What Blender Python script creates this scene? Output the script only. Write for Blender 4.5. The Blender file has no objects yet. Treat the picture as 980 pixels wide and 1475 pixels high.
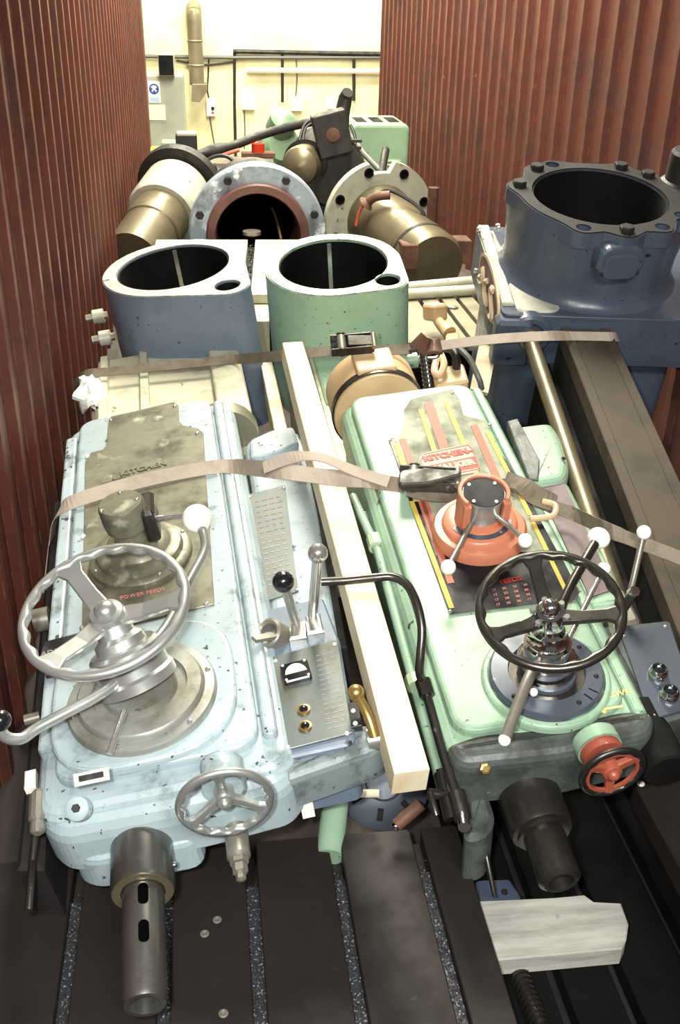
import bpy, bmesh, math, random
from mathutils import Vector, Matrix
random.seed(7)
SC = bpy.context.scene
COL = SC.collection

# ------------------------------------------------------------------ camera
# world: X across the container, Y along it, Z up, metres; floor at z = 0
F_PX, CX, CY = 1434.0, 490.0, 737.5
CAM = Vector((0.0, 0.0, 1.81))
def cray(x, y): return Vector((x - CX, CY - y, -F_PX)).normalized()
_Y = cray(281, -30)
_Z = -cray(430, 3400); _Z = (_Z - _Y * _Z.dot(_Y)).normalized()
_X = _Y.cross(_Z)
ROT = Matrix((_X, _Y, _Z))                       # camera axes -> world
cam_data = bpy.data.cameras.new('camera'); cam = bpy.data.objects.new('camera', cam_data); COL.objects.link(cam)
cam.matrix_world = Matrix.Translation(CAM) @ ROT.to_4x4()
cam_data.sensor_fit = 'VERTICAL'; cam_data.sensor_height = 36.0; cam_data.sensor_width = 24.0
cam_data.lens = 36.0 * F_PX / 1475.0; cam_data.clip_start = 0.02
SC.camera = cam

# ------------------------------------------------------------------ light
world = bpy.data.worlds.new('world'); SC.world = world; world.use_nodes = True
bg = world.node_tree.nodes['Background']; bg.inputs[0].default_value = (1.0, 0.96, 0.86, 1); bg.inputs[1].default_value = 0.06
def lamp(name, kind, loc, energy, color, **kw):
    d = bpy.data.lights.new(name, kind); d.energy = energy; d.color = color
    for k, v in kw.items(): setattr(d, k, v)
    o = bpy.data.objects.new(name, d); COL.objects.link(o); o.location = loc; return o
# camera flash, held at the photographer's left of the lens
fl_ = lamp('camera_flash', 'SPOT', CAM + ROT @ Vector((-0.10, 0.06, 0.02)), 86, (0.985, 1.0, 0.975), shadow_soft_size=0.03, spot_size=math.radians(82), spot_blend=0.75)
fl_.rotation_euler = (ROT @ Matrix.Rotation(math.radians(-3), 3, 'X')).to_euler()
# workshop strip lights hanging above the open-topped bay, plus an added fill behind the photographer
def strip(name, loc, energy, sx, sy, tilt=0, col=(1.0, 0.95, 0.78)):
    o = lamp(name, 'AREA', loc, energy, col, shape='RECTANGLE', size=sx, size_y=sy); o.rotation_euler = (math.radians(tilt), 0, 0); return o
strip('strip_or_fill_light', (0.5, -1.6, 3.6), 85, 1.6, 0.5, 50, (1.0, 0.99, 0.94))  # added fill lamp, brightens the sleeve fronts
strip('strip_or_fill_light', (0.75, 5.2, 4.3), 210, 1.2, 2.4)
strip('strip_or_fill_light', (0.75, 8.2, 4.3), 220, 1.2, 3.0)
strip('strip_or_fill_light', (1.0, 11.6, 3.9), 260, 5.0, 0.6)
SC.view_settings.view_transform = 'Standard'; SC.view_settings.look = 'None'
SC.view_settings.exposure = 1.08; SC.view_settings.gamma = 1.0; SC.view_settings.use_curve_mapping = False

# ------------------------------------------------------------------ frames: a thing's own axes, with points found along a line of sight
def wray(x, y): return ROT @ cray(x, y)
FWD = -(ROT @ Vector((0, 0, 1)))
class Frame:
    def __init__(s, o, u, v):
        s.o = Vector(o); v = Vector(v).normalized(); u = Vector(u); u = (u - v * u.dot(v)).normalized()
        s.u, s.v, s.n = u, v, u.cross(v)
    def loc(s, p): q = p - s.o; return Vector((q.dot(s.u), q.dot(s.v), q.dot(s.n)))
    def L(s, x, y, n=0.0):
        d = wray(x, y); o = s.o + s.n * n; return s.loc(CAM + d * ((o - CAM).dot(s.n) / d.dot(s.n)))
    def Lv(s, x, y, v):
        d = wray(x, y); o = s.o + s.v * v; return s.loc(CAM + d * ((o - CAM).dot(s.v) / d.dot(s.v)))
    def Lu(s, x, y, u):
        d = wray(x, y); o = s.o + s.u * u; return s.loc(CAM + d * ((o - CAM).dot(s.u) / d.dot(s.u)))
    def D(s, x, y, z):
        d = wray(x, y); return s.loc(CAM + d * (z / d.dot(FWD)))
    def w(s, p): return s.o + s.u * p[0] + s.v * p[1] + s.n * p[2]
    def depth(s, p): return (s.w(p) - CAM).dot(FWD)
    def poly(s, pts, n): return [tuple(s.L(x, y, n)[:2]) for x, y in pts]
    def mat(s):
        m = Matrix((s.u, s.v, s.n)).transposed().to_4x4(); m.translation = s.o; return m
W = Frame((0, 0, 0), (1, 0, 0), (0, 1, 0))
A = Frame((-0.128, 1.444, 0.52), (0.988, 0.033, 0.149), (-0.051, 0.992, 0.116))
B = Frame((0.602, 1.468, 0.50), (0.995, 0.029, 0.092), (-0.046, 0.980, 0.195))
G = Frame((1.136, 2.964, 0.809), (0.996, -0.086, -0.015), (0.087, 0.970, 0.228))

# ------------------------------------------------------------------ materials
def lin(h):
    c = [int(h[i:i+2], 16) / 255 for i in (0, 2, 4)]
    return tuple(((x / 12.92) if x <= 0.04045 else ((x + 0.055) / 1.055) ** 2.4) for x in c) + (1,)
MATS = {}
def base_mat(name, rough, metal):
    m = bpy.data.materials.new(name); m.use_nodes = True; MATS[name] = m
    nt = m.node_tree; b = nt.nodes['Principled BSDF']; b.inputs['Roughness'].default_value = rough; b.inputs['Metallic'].default_value = metal
    return m, nt, b
def node(nt, t, **kw):
    n = nt.nodes.new(t)
    for k, v in kw.items(): setattr(n, k, v)
    return n
def noise(nt, scale, detail=6, rough=0.6, coord=None, stretch=None):
    tc = node(nt, 'ShaderNodeTexCoord'); out = tc.outputs['Object']
    if stretch:
        mp = node(nt, 'ShaderNodeMapping'); mp.inputs['Scale'].default_value = stretch; nt.links.new(out, mp.inputs[0]); out = mp.outputs[0]
    n = node(nt, 'ShaderNodeTexNoise'); n.inputs['Scale'].default_value = scale; n.inputs['Detail'].default_value = detail; n.inputs['Roughness'].default_value = rough
    nt.links.new(out, n.inputs['Vector']); return n.outputs['Fac']
def ramp(nt, fac, lo, hi):
    r = node(nt, 'ShaderNodeMapRange'); r.inputs['From Min'].default_value = lo; r.inputs['From Max'].default_value = hi; r.clamp = True
    nt.links.new(fac, r.inputs['Value']); return r.outputs['Result']
def mix(nt, fac, a, b):
    m = node(nt, 'ShaderNodeMix', data_type='RGBA'); nt.links.new(fac, m.inputs[0])
    for i, c in ((6, a), (7, b)):
        if isinstance(c, tuple): m.inputs[i].default_value = c
        else: nt.links.new(c, m.inputs[i])
    return m.outputs[2]
def bump(nt, b, fac, s, d=0.002):
    n = node(nt, 'ShaderNodeBump'); n.inputs['Strength'].default_value = s; n.inputs['Distance'].default_value = d
    nt.links.new(fac, n.inputs['Height']); nt.links.new(n.outputs[0], b.inputs['Normal'])
def worn(name, col, dirt, chip, dirt_lo=0.55, dirt_hi=0.75, chip_lo=0.66, chip_hi=0.69, rough=0.4, metal=0.0, ds=6, cs=22, var=0.12, bmp=0.15, stretch=None, edge=0.0, speck=0.0):
    """paint or metal with soft grime patches and small hard chips"""
    m, nt, b = base_mat(name, rough, metal)
    c = lin(col); c2 = tuple(max(0, x * (1 - var * 2)) for x in c[:3]) + (1,)
    k = mix(nt, ramp(nt, noise(nt, 3.0, 4), 0.35, 0.65), c, c2)
    g = ramp(nt, noise(nt, ds, 8, 0.65, stretch=stretch), dirt_lo, dirt_hi); k = mix(nt, g, k, lin(dirt))
    ch = ramp(nt, noise(nt, cs, 5, 0.55), chip_lo, chip_hi); k = mix(nt, ch, k, lin(chip))
    if speck:
        sp = ramp(nt, noise(nt, 70, 3, 0.5), speck, speck + 0.02); k = mix(nt, sp, k, lin(chip))
    if edge:                                       # paint worn off and grime caught along edges and steps
        bv = node(nt, 'ShaderNodeBevel', samples=4); bv.inputs['Radius'].default_value = edge
        ge = node(nt, 'ShaderNodeNewGeometry'); dt = node(nt, 'ShaderNodeVectorMath', operation='DOT_PRODUCT')
        nt.links.new(bv.outputs[0], dt.inputs[0]); nt.links.new(ge.outputs['Normal'], dt.inputs[1])
        ed = ramp(nt, dt.outputs['Value'], 0.995, 0.94); brk = ramp(nt, noise(nt, 16, 6, 0.7), 0.44, 0.60)
        mu = node(nt, 'ShaderNodeMath', operation='MULTIPLY'); nt.links.new(ed, mu.inputs[0]); nt.links.new(brk, mu.inputs[1])
        k = mix(nt, mu.outputs[0], k, lin(chip))
    nt.links.new(k, b.inputs['Base Color'])
    r = node(nt, 'ShaderNodeMapRange'); r.inputs['To Min'].default_value = rough; r.inputs['To Max'].default_value = min(1, rough + 0.3); nt.links.new(g, r.inputs['Value']); nt.links.new(r.outputs[0], b.inputs['Roughness'])
    if bmp: bump(nt, b, noise(nt, 60, 4), bmp)
    return m
def plain(name, col, rough=0.4, metal=0.0, coat=0.0):
    m, nt, b = base_mat(name, rough, metal); b.inputs['Base Color'].default_value = lin(col)
    if coat: b.inputs['Coat Weight'].default_value = coat
    return m
worn('blue_paint', 'a6b6ba', '616e72', '3a4245', 0.55, 0.67, 0.66, 0.68, 0.34, ds=7, cs=20, var=0.14, edge=0.006, speck=0.68)
worn('blue_grey_paint', '6c7a8b', '4a5058', '23282c', 0.55, 0.80, 0.68, 0.71, 0.35, ds=6, cs=16, speck=0.70)
worn('deep_blue_paint', '4a5364', '353a45', '1c2024', 0.5, 0.8, 0.68, 0.71, 0.26, ds=5, cs=14, speck=0.70)
worn('green_paint', '98b59b', '7f957c', '3f4a3d', 0.56, 0.80, 0.68, 0.70, 0.34, ds=6, cs=22, edge=0.005, speck=0.69)
worn('pale_green_paint', 'b7cba6', '8a9373', '3c4030', 0.55, 0.8, 0.70, 0.73, 0.35, ds=6, cs=20)
worn('greasy_casting', '565c58', '2c2e2c', '8f9a90', 0.42, 0.62, 0.70, 0.75, 0.38, ds=9, cs=40, bmp=0.5)
worn('cream_iron', 'c9c6ac', '86826a', '4a4638', 0.50, 0.72, 0.68, 0.72, 0.42, ds=6, cs=16, edge=0.006)
worn('machined_rim', 'c9cbb9', '86867a', '4a4a42', 0.46, 0.70, 0.66, 0.70, 0.4, 0.2, ds=9, cs=20, edge=0.008)
worn('dark_iron', '2e2c2b', '201e1d', '4a4642', 0.45, 0.65, 0.72, 0.76, 0.5, 0.1, ds=5, cs=30, bmp=0.25)
worn('table_iron', '2c2726', '201b19', '3a3842', 0.45, 0.7, 0.70, 0.78, 0.5, 0.2, ds=4, cs=14, bmp=0.25)
worn('black_recess', '0a0909', '060606', '141312', 0.4, 0.6, 0.75, 0.8, 0.6)  # near black; the bores' deep shade is put into this colour
worn('bright_steel', 'd6d5cf', '98948a', '6a6252', 0.52, 0.8, 0.72, 0.76, 0.20, 0.82, ds=8, cs=30, bmp=0.05)
worn('dull_steel', '9a958a', '6b6354', '4a4236', 0.48, 0.72, 0.70, 0.75, 0.36, 0.6, ds=8, cs=26, bmp=0.1)
worn('dark_steel', '5a5752', '34312d', '8b8478', 0.48, 0.7, 0.72, 0.76, 0.26, 0.85, ds=8, cs=26, bmp=0.1)
worn('spindle_steel', '8c8c88', '6a665c', '4a463c', 0.5, 0.75, 0.72, 0.76, 0.26, 0.9, ds=8, cs=26, bmp=0.05)
plain('chrome', 'd8d8d6', 0.1, 1.0)
plain('black_plastic', '16161a', 0.18, 0.0, 0.4)
plain('white_plastic', 'f4f2ea', 0.25)
plain('paper_white', 'efeee4', 0.6)
plain('paint_white', 'e8e4d8', 0.5)
plain('sign_blue', '2c4fa0', 0.5)
plain('sign_pale_blue', 'a9c4dd', 0.5)
plain('sign_cream', 'efe6c6', 0.6)
plain('marker_yellow', 'e6d27a', 0.6)
plain('stripe_yellow', 'bfa548', 0.5)
plain('stripe_red', 'a8604c', 0.5)
plain('badge_red', 'b4321f', 0.45)
plain('badge_cream', 'bba98f', 0.45)
plain('text_pink', 'c07a74', 0.5)
plain('text_dim', '7c5a52', 0.5)
plain('text_grey', '8f8c84', 0.5)
plain('cable_black', '1c1b1a', 0.5)
plain('cable_grey', '5c5c58', 0.5)
plain('cord_red', 'c4543c', 0.5)
plain('glass_dark', '101214', 0.05, 0.0, 0.5)
worn('orange_paint', 'c97e60', 'ac6346', 'e2b29a', 0.55, 0.85, 0.72, 0.75, 0.33, ds=7, cs=22)
worn('amber_paint', 'd4b48a', 'b08a58', '6b4a2a', 0.52, 0.85, 0.70, 0.73, 0.45, ds=8, cs=18)
worn('red_handwheel_paint', 'a2523e', '74382a', 'd9d2c6', 0.55, 0.85, 0.66, 0.68, 0.36, ds=9, cs=24)
worn('dirty_plate', '85836f', '474233', 'a3a390', 0.40, 0.64, 0.62, 0.72, 0.38, 0.3, ds=7, cs=12, bmp=0.08)
worn('panel_plate', '626a69', '5a5440', '474c48', 0.48, 0.75, 0.68, 0.74, 0.35, 0.35, ds=9, cs=26, bmp=0.08)
worn('worn_print_plate', '969b86', '5f6254', '484940', 0.44, 0.68, 0.64, 0.70, 0.5, 0.0, ds=8, cs=18, bmp=0.05)
worn('blackened_plate', '1a161d', '0e0d12', '3c3a40', 0.45, 0.65, 0.68, 0.74, 0.42, 0.0, ds=8, cs=24, bmp=0.05)
worn('purple_plate', '6d5f62', '4c4244', '8a8580', 0.45, 0.7, 0.70, 0.74, 0.38, 0.3, ds=9, cs=24, bmp=0.08)
worn('slate_panel', '555b66', '3b4049', '7c838e', 0.5, 0.8, 0.74, 0.78, 0.32, 0.3, ds=6, cs=20, bmp=0.05)
worn('brass', 'b89a5c', '8a6c38', '6a5230', 0.5, 0.8, 0.75, 0.8, 0.3, 0.8)
worn('rusty', '6b4a38', '4a3024', '94694a', 0.45, 0.65, 0.68, 0.74, 0.6, 0.2, bmp=0.4)
worn('red_oxide', '64403a', '44292a', '2c201e', 0.5, 0.75, 0.72, 0.75, 0.5)
worn('flange_grey', 'c3c3b2', '8d8d80', '55554c', 0.52, 0.75, 0.68, 0.72, 0.42, 0.2, ds=8, cs=20)
worn('flange_blue', '9aa6b4', '6a7078', 'dfe6ee', 0.48, 0.62, 0.60, 0.66, 0.38, 0.2, ds=5, cs=8)
worn('column_bronze', '756c55', '4c4534', '342f24', 0.46, 0.75, 0.72, 0.76, 0.34, 0.5, ds=5, cs=20, bmp=0.08)
worn('wood_new', 'ece0c0', 'c8ad7c', '94744a', 0.52, 0.76, 0.72, 0.75, 0.6, ds=10, cs=12, stretch=(1, 0.10, 1), bmp=0.2)
worn('wood_weathered', 'c2c2b6', '85827a', '3c3832', 0.48, 0.68, 0.66, 0.70, 0.75, ds=12, cs=10, stretch=(0.15, 1, 1), bmp=0.5)
worn('webbing', 'b9ab9b', '93826f', '75675a', 0.5, 0.78, 0.72, 0.76, 0.8, ds=14, cs=40, bmp=0.6)
worn('webbing_dark', '7f7565', '5c5446', '4a4236', 0.45, 0.7, 0.72, 0.76, 0.8, ds=14, cs=40, bmp=0.6)
worn('galvanised', '565652', '393833', '84847e', 0.40, 0.62, 0.66, 0.72, 0.42, 0.35, ds=14, cs=22)
worn('rag_cloth', 'e9e9e0', 'c4c4b6', 'a4a494', 0.55, 0.8, 0.8, 0.9, 0.9)
worn('cabinet_grey', 'a9ab9a', '8c8e7e', '6a6a60', 0.6, 0.85, 0.75, 0.78, 0.5, cs=10)
worn('duct_steel', '8a7f68', '5e5442', 'a89c80', 0.5, 0.75, 0.7, 0.75, 0.45, 0.4, ds=4)
worn('wall_cream', 'ece5b8', 'dcd4a2', 'c8bf8e', 0.55, 0.85, 0.78, 0.82, 0.7, ds=1.2, cs=5, bmp=0.1)
worn('concrete', '8f887a', '6a6256', '55504a', 0.45, 0.7, 0.72, 0.76, 0.85, ds=2, cs=9)
worn('deck_wood', '4a4038', '2c2622', '6a5c4c', 0.42, 0.65, 0.7, 0.76, 0.8, ds=5, cs=18, stretch=(1, 0.2, 1))
worn('corrugated_red', '5c3026', '341d18', '8a5844', 0.48, 0.74, 0.70, 0.76, 0.45, 0.0, ds=3.2, cs=9, bmp=0.12, edge=0.010)
worn('aluminium', 'd2d6d2', '999a92', '74746c', 0.55, 0.85, 0.74, 0.78, 0.30, 0.80, ds=8, cs=30, bmp=0.04)
worn('tarnished_steel', 'a6a8a2', '6e6858', '4c483c', 0.45, 0.70, 0.68, 0.73, 0.34, 0.5, ds=7, cs=18, bmp=0.06)
worn('tan_iron', '8f8a74', '6a6450', '48443a', 0.45, 0.7, 0.70, 0.74, 0.45, 0.1, ds=6, cs=16)
vb_ = plain('void_black', '050505', 0.9); vb_.node_tree.nodes['Principled BSDF'].inputs['Specular IOR Level'].default_value = 0.0  # flat black that puts the darkness inside holes into the colour
worn('patchy_grey_paint', '7d8a8a', '454a48', '2c2e2c', 0.46, 0.58, 0.66, 0.69, 0.4, ds=9, cs=20)
worn('slide_iron', '584e42', '3c352d', '7a6e5c', 0.45, 0.7, 0.7, 0.75, 0.40, 0.3, ds=6, cs=20)
worn('engine_black', '34322e', '232120', '55524a', 0.45, 0.65, 0.72, 0.76, 0.45, 0.3, ds=12, cs=30)
worn('motor_green', '86a284', '66795f', '3a4438', 0.55, 0.85, 0.70, 0.73, 0.4)
worn('swarf', '48484c', '303034', 'a4a4ac', 0.4, 0.6, 0.60, 0.63, 0.4, 0.5, ds=120, cs=180)
for k_ in ('worn_print_plate', 'badge_red', 'badge_cream', 'stripe_red', 'stripe_yellow', 'blackened_plate', 'black_recess', 'table_iron', 'dark_iron'): MATS[k_].node_tree.nodes['Principled BSDF'].inputs['Specular IOR Level'].default_value = 0.22
# -- MATERIALS END

# ------------------------------------------------------------------ mesh building
def frame_for(axis):
    a = Vector(axis).normalized(); t = Vector((0, 0, 1)) if abs(a.z) < 0.9 else Vector((1, 0, 0))
    e = t.cross(a).normalized(); return e, a.cross(e), a
def inset(poly, d):
    n = len(poly); out = []
    ar = sum(poly[i][0] * poly[(i + 1) % n][1] - poly[(i + 1) % n][0] * poly[i][1] for i in range(n))
    s = 1 if ar > 0 else -1
    for i in range(n):
        p, q, r = Vector(poly[i - 1]), Vector(poly[i]), Vector(poly[(i + 1) % n])
        a = (q - p).normalized(); b = (r - q).normalized()
        na = Vector((-a.y, a.x)) * s; nb = Vector((-b.y, b.x)) * s
        m = na + nb; k = max(0.35, m.dot(m) / 2)
        out.append(tuple(q + m * (d / k)))
    return out
def rrect(x0, y0, x1, y1, r, seg=5):
    pts = []
    for cx, cy, a0 in ((x1 - r, y0 + r, -90), (x1 - r, y1 - r, 0), (x0 + r, y1 - r, 90), (x0 + r, y0 + r, 180)):
        for i in range(seg + 1):
            a = math.radians(a0 + 90 * i / seg); pts.append((cx + r * math.cos(a), cy + r * math.sin(a)))
    return pts
def roundpoly(poly, r, seg=4):
    """rounds the corners of a polygon"""
    out = []; n = len(poly)
    for i in range(n):
        p, q, s = Vector(poly[i - 1]), Vector(poly[i]), Vector(poly[(i + 1) % n])
        a, b = (p - q), (s - q); k = min(r, a.length * 0.45, b.length * 0.45)
        a = q + a.normalized() * k; b = q + b.normalized() * k
        for j in range(seg + 1):
            t = j / seg; out.append(tuple(a * (1 - t) ** 2 + q * 2 * t * (1 - t) + b * t * t))
    return out
class MB:
    def __init__(s): s.v, s.f, s.sm = [], [], []
    def add(s, vs, fs, smooth=False, T=None):
        o = len(s.v); s.v += [tuple((T @ Vector(p)) if T else p) for p in vs]
        s.f += [tuple(i + o for i in f) for f in fs]; s.sm += [smooth] * len(fs); return s
    def box(s, c, d, T=None):
        x, y, z = d[0] / 2, d[1] / 2, d[2] / 2
        vs = [(c[0] + i * x, c[1] + j * y, c[2] + k * z) for i in (-1, 1) for j in (-1, 1) for k in (-1, 1)]
        return s.add(vs, [(0, 1, 3, 2), (4, 6, 7, 5), (0, 4, 5, 1), (2, 3, 7, 6), (0, 2, 6, 4), (1, 5, 7, 3)], False, T)
    def bar(s, p, q, w, h, up=(0, 0, 1)):
        """rectangular bar from p to q, w across, h along up"""
        p, q = Vector(p), Vector(q); a = (q - p).normalized(); e = a.cross(Vector(up)).normalized(); g = e.cross(a)
        vs = [b + e * (i * w / 2) + g * (j * h / 2) for b in (p, q) for i, j in ((-1, -1), (1, -1), (1, 1), (-1, 1))]
        return s.add(vs, [(3, 2, 1, 0), (4, 5, 6, 7), (0, 1, 5, 4), (1, 2, 6, 5), (2, 3, 7, 6), (3, 0, 4, 7)])
    def prism(s, poly, z0, z1, ch=0.0, T=None, chb=0.0, steps=1):
        ar = sum(poly[i][0] * poly[(i + 1) % len(poly)][1] - poly[(i + 1) % len(poly)][0] * poly[i][1] for i in range(len(poly)))
        if ar < 0: poly = poly[::-1]
        rings = []
        if chb: rings.append([(x, y, z0) for x, y in inset(poly, chb)]); rings.append([(x, y, z0 + chb) for x, y in poly])
        else: rings.append([(x, y, z0) for x, y in poly])
        if ch:
            for k in range(steps + 1):
                a = math.pi / 2 * k / steps
                rings.append([(x, y, z1 - ch + ch * math.sin(a)) for x, y in inset(poly, ch * (1 - math.cos(a)))])
        else: rings.append([(x, y, z1) for x, y in poly])
        n = len(poly); vs = [p for r in rings for p in r]; fs = []
        for k in range(len(rings) - 1):
            for i in range(n): fs.append((k * n + i, k * n + (i + 1) % n, (k + 1) * n + (i + 1) % n, (k + 1) * n + i))
        fs.append(tuple(range(n))[::-1]); fs.append(tuple(range((len(rings) - 1) * n, len(rings) * n)))
        return s.add(vs, fs, False, T)
    def lathe(s, c, axis, prof, seg=32, smooth=True, closed=False):
        e, g, a = frame_for(axis); c = Vector(c); vs, fs = [], []
        for r, h in prof:
            for i in range(seg):
                t = 2 * math.pi * i / seg; vs.append(c + a * h + (e * math.cos(t) + g * math.sin(t)) * max(r, 1e-5))
        m = len(prof)
        for k in range(m if closed else m - 1):
            k2 = (k + 1) % m
            for i in range(seg): fs.append((k * seg + i, k * seg + (i + 1) % seg, k2 * seg + (i + 1) % seg, k2 * seg + i))
        if not closed:
            if prof[0][0] > 1e-4: fs.append(tuple(range(seg))[::-1])
            if prof[-1][0] > 1e-4: fs.append(tuple(range((m - 1) * seg, m * seg)))
        return s.add(vs, fs, smooth)
    def cyl(s, p, q, r, r1=None, seg=20, smooth=True):
        p, q = Vector(p), Vector(q); return s.lathe(p, q - p, [(r, 0), (r if r1 is None else r1, (q - p).length)], seg, smooth)
    def tube(s, path, r, seg=10, closed=False, n=0):
        P = [Vector(p) for p in path]
        if n: P = smooth_path(P, n, closed)
        m = len(P); rs = r if isinstance(r, (list, tuple)) else [r] * m
        tan = []
        for i in range(m):
            a = P[(i + 1) % m] if (closed or i < m - 1) else P[i]; b = P[i - 1] if (closed or i > 0) else P[i]
            tan.append((a - b).normalized())
        e = frame_for(tan[0])[0]; vs, fs = [], []
        for i in range(m):
            e = (e - tan[i] * e.dot(tan[i])).normalized(); g = tan[i].cross(e); rr = rs[min(i, len(rs) - 1)]
            for j in range(seg):
                t = 2 * math.pi * j / seg; vs.append(P[i] + (e * math.cos(t) + g * math.sin(t)) * rr)
        for i in range(m if closed else m - 1):
            k = (i + 1) % m
            for j in range(seg): fs.append((i * seg + j, i * seg + (j + 1) % seg, k * seg + (j + 1) % seg, k * seg + j))
        if not closed: fs.append(tuple(range(seg))[::-1]); fs.append(tuple(range((m - 1) * seg, m * seg)))
        return s.add(vs, fs, True)
    def ball(s, c, r, seg=20, rings=12, axis=(0, 0, 1), k=1.0):
        return s.lathe(c, axis, [(r * math.sin(math.pi * i / rings), -r * k * math.cos(math.pi * i / rings)) for i in range(rings + 1)], seg)
    def ribbon(s, pts, w, t, wd, n=6):
        """flat strap through pts; wd: width direction(s)"""
        P = [Vector(p) for p in pts]
        D = [Vector(d) for d in wd] if isinstance(wd[0], (tuple, list, Vector)) else [Vector(wd)] * len(P)
        if n: D = smooth_path(D, n, False); P = smooth_path(P, n, False)
        vs, fs = [], []; m = len(P)
        for i in range(m):
            tg = (P[min(i + 1, m - 1)] - P[max(i - 1, 0)]).normalized(); d = D[i]; d = (d - tg * d.dot(tg)).normalized(); up = tg.cross(d)
            for a, b in ((-1, -1), (1, -1), (1, 1), (-1, 1)): vs.append(P[i] + d * (a * w / 2) + up * (b * t / 2))
        for i in range(m - 1):
            for j in range(4): fs.append((i * 4 + j, i * 4 + (j + 1) % 4, i * 4 + 4 + (j + 1) % 4, i * 4 + 4 + j))
        fs.append((3, 2, 1, 0)); fs.append(tuple(m * 4 - 4 + j for j in range(4)))
        return s.add(vs, fs, False)
    def build(s, name, mat, parent=None, bevel=0.0, label=None, kind=None, auto=True):
        me = bpy.data.meshes.new(name); me.from_pydata(s.v, [], s.f); me.update()
        bm = bmesh.new(); bm.from_mesh(me); bmesh.ops.recalc_face_normals(bm, faces=bm.faces[:]); bm.to_mesh(me); bm.free()
        me.polygons.foreach_set('use_smooth', s.sm); me.update()
        if any(s.sm): me.set_sharp_from_angle(angle=math.radians(38))
        me.materials.append(MATS[mat])
        o = bpy.data.objects.new(name, me); COL.objects.link(o)
        if parent is not None: o.parent = parent
        if bevel:
            b = o.modifiers.new('bevel', 'BEVEL'); b.width = bevel; b.segments = 2; b.limit_method = 'ANGLE'; b.angle_limit = math.radians(40)
        if label: o['label'] = label
        if kind: o['kind'] = kind
        return o
def smooth_path(P, n, closed=False):
    out = []; m = len(P)
    for i in range(m if closed else m - 1):
        g = lambda k: P[k % m] if closed else P[min(max(k, 0), m - 1)]
        p0, p1, p2, p3 = g(i - 1), g(i), g(i + 1), g(i + 2)
        for j in range(n):
            t = j / n; out.append(0.5 * ((2 * p1) + (p2 - p0) * t + (2 * p0 - 5 * p1 + 4 * p2 - p3) * t * t + (3 * p1 - p0 - 3 * p2 + p3) * t ** 3))
    if not closed: out.append(P[-1].copy())
    return out
def thing(name, label, cat, frame=W, group=None):
    o = bpy.data.objects.new(name, None); COL.objects.link(o); o.matrix_world = frame.mat(); o.empty_display_size = 0.05
    o['label'] = label; o['category'] = cat
    if group: o['group'] = group
    return o
def tag(o, label, cat, group=None, frame=None):
    o['label'] = label; o['category'] = cat
    if group: o['group'] = group
    if frame is not None: o.matrix_world = frame.mat()
    return o
def struct(mb, name, mat, **kw):
    o = mb.build(name, mat, **kw); o['kind'] = 'structure'; return o
def rivet(parent, p, axis, r, mat='bright_steel', name='rivet'):
    return MB().lathe(p, axis, [(r, -r * 0.5), (r, r * 0.2), (r * 0.7, r * 0.6), (0, r * 0.75)], 10).build(name, mat, parent)
def hexbolt(parent, p, axis, r, h, mat='dark_iron', name='bolt'):
    return MB().lathe(p, axis, [(r, 0), (r, h * 0.85), (r * 0.85, h), (0, h)], 6, False).build(name, mat, parent)
def text(body, size, c, xd, yd, mat, parent, name='lettering', ext=0.0008, bold=0.0):
    cu = bpy.data.curves.new(name, 'FONT'); cu.body = body; cu.size = size; cu.extrude = ext; cu.align_x = 'CENTER'; cu.align_y = 'CENTER'; cu.offset = bold; cu.resolution_u = 3
    t = bpy.data.objects.new(name, cu); COL.objects.link(t); bpy.context.view_layer.update()
    me = bpy.data.meshes.new_from_object(t.evaluated_get(bpy.context.evaluated_depsgraph_get()))
    bpy.data.objects.remove(t); me.name = name; me.materials.clear(); me.materials.append(MATS[mat])
    o = bpy.data.objects.new(name, me); COL.objects.link(o); o.parent = parent
    x = Vector(xd).normalized(); y = Vector(yd); y = (y - x * y.dot(x)).normalized(); z = x.cross(y)
    m = Matrix((x, y, z)).transposed().to_4x4(); m.translation = Vector(c); o.matrix_local = m
    return o
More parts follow.
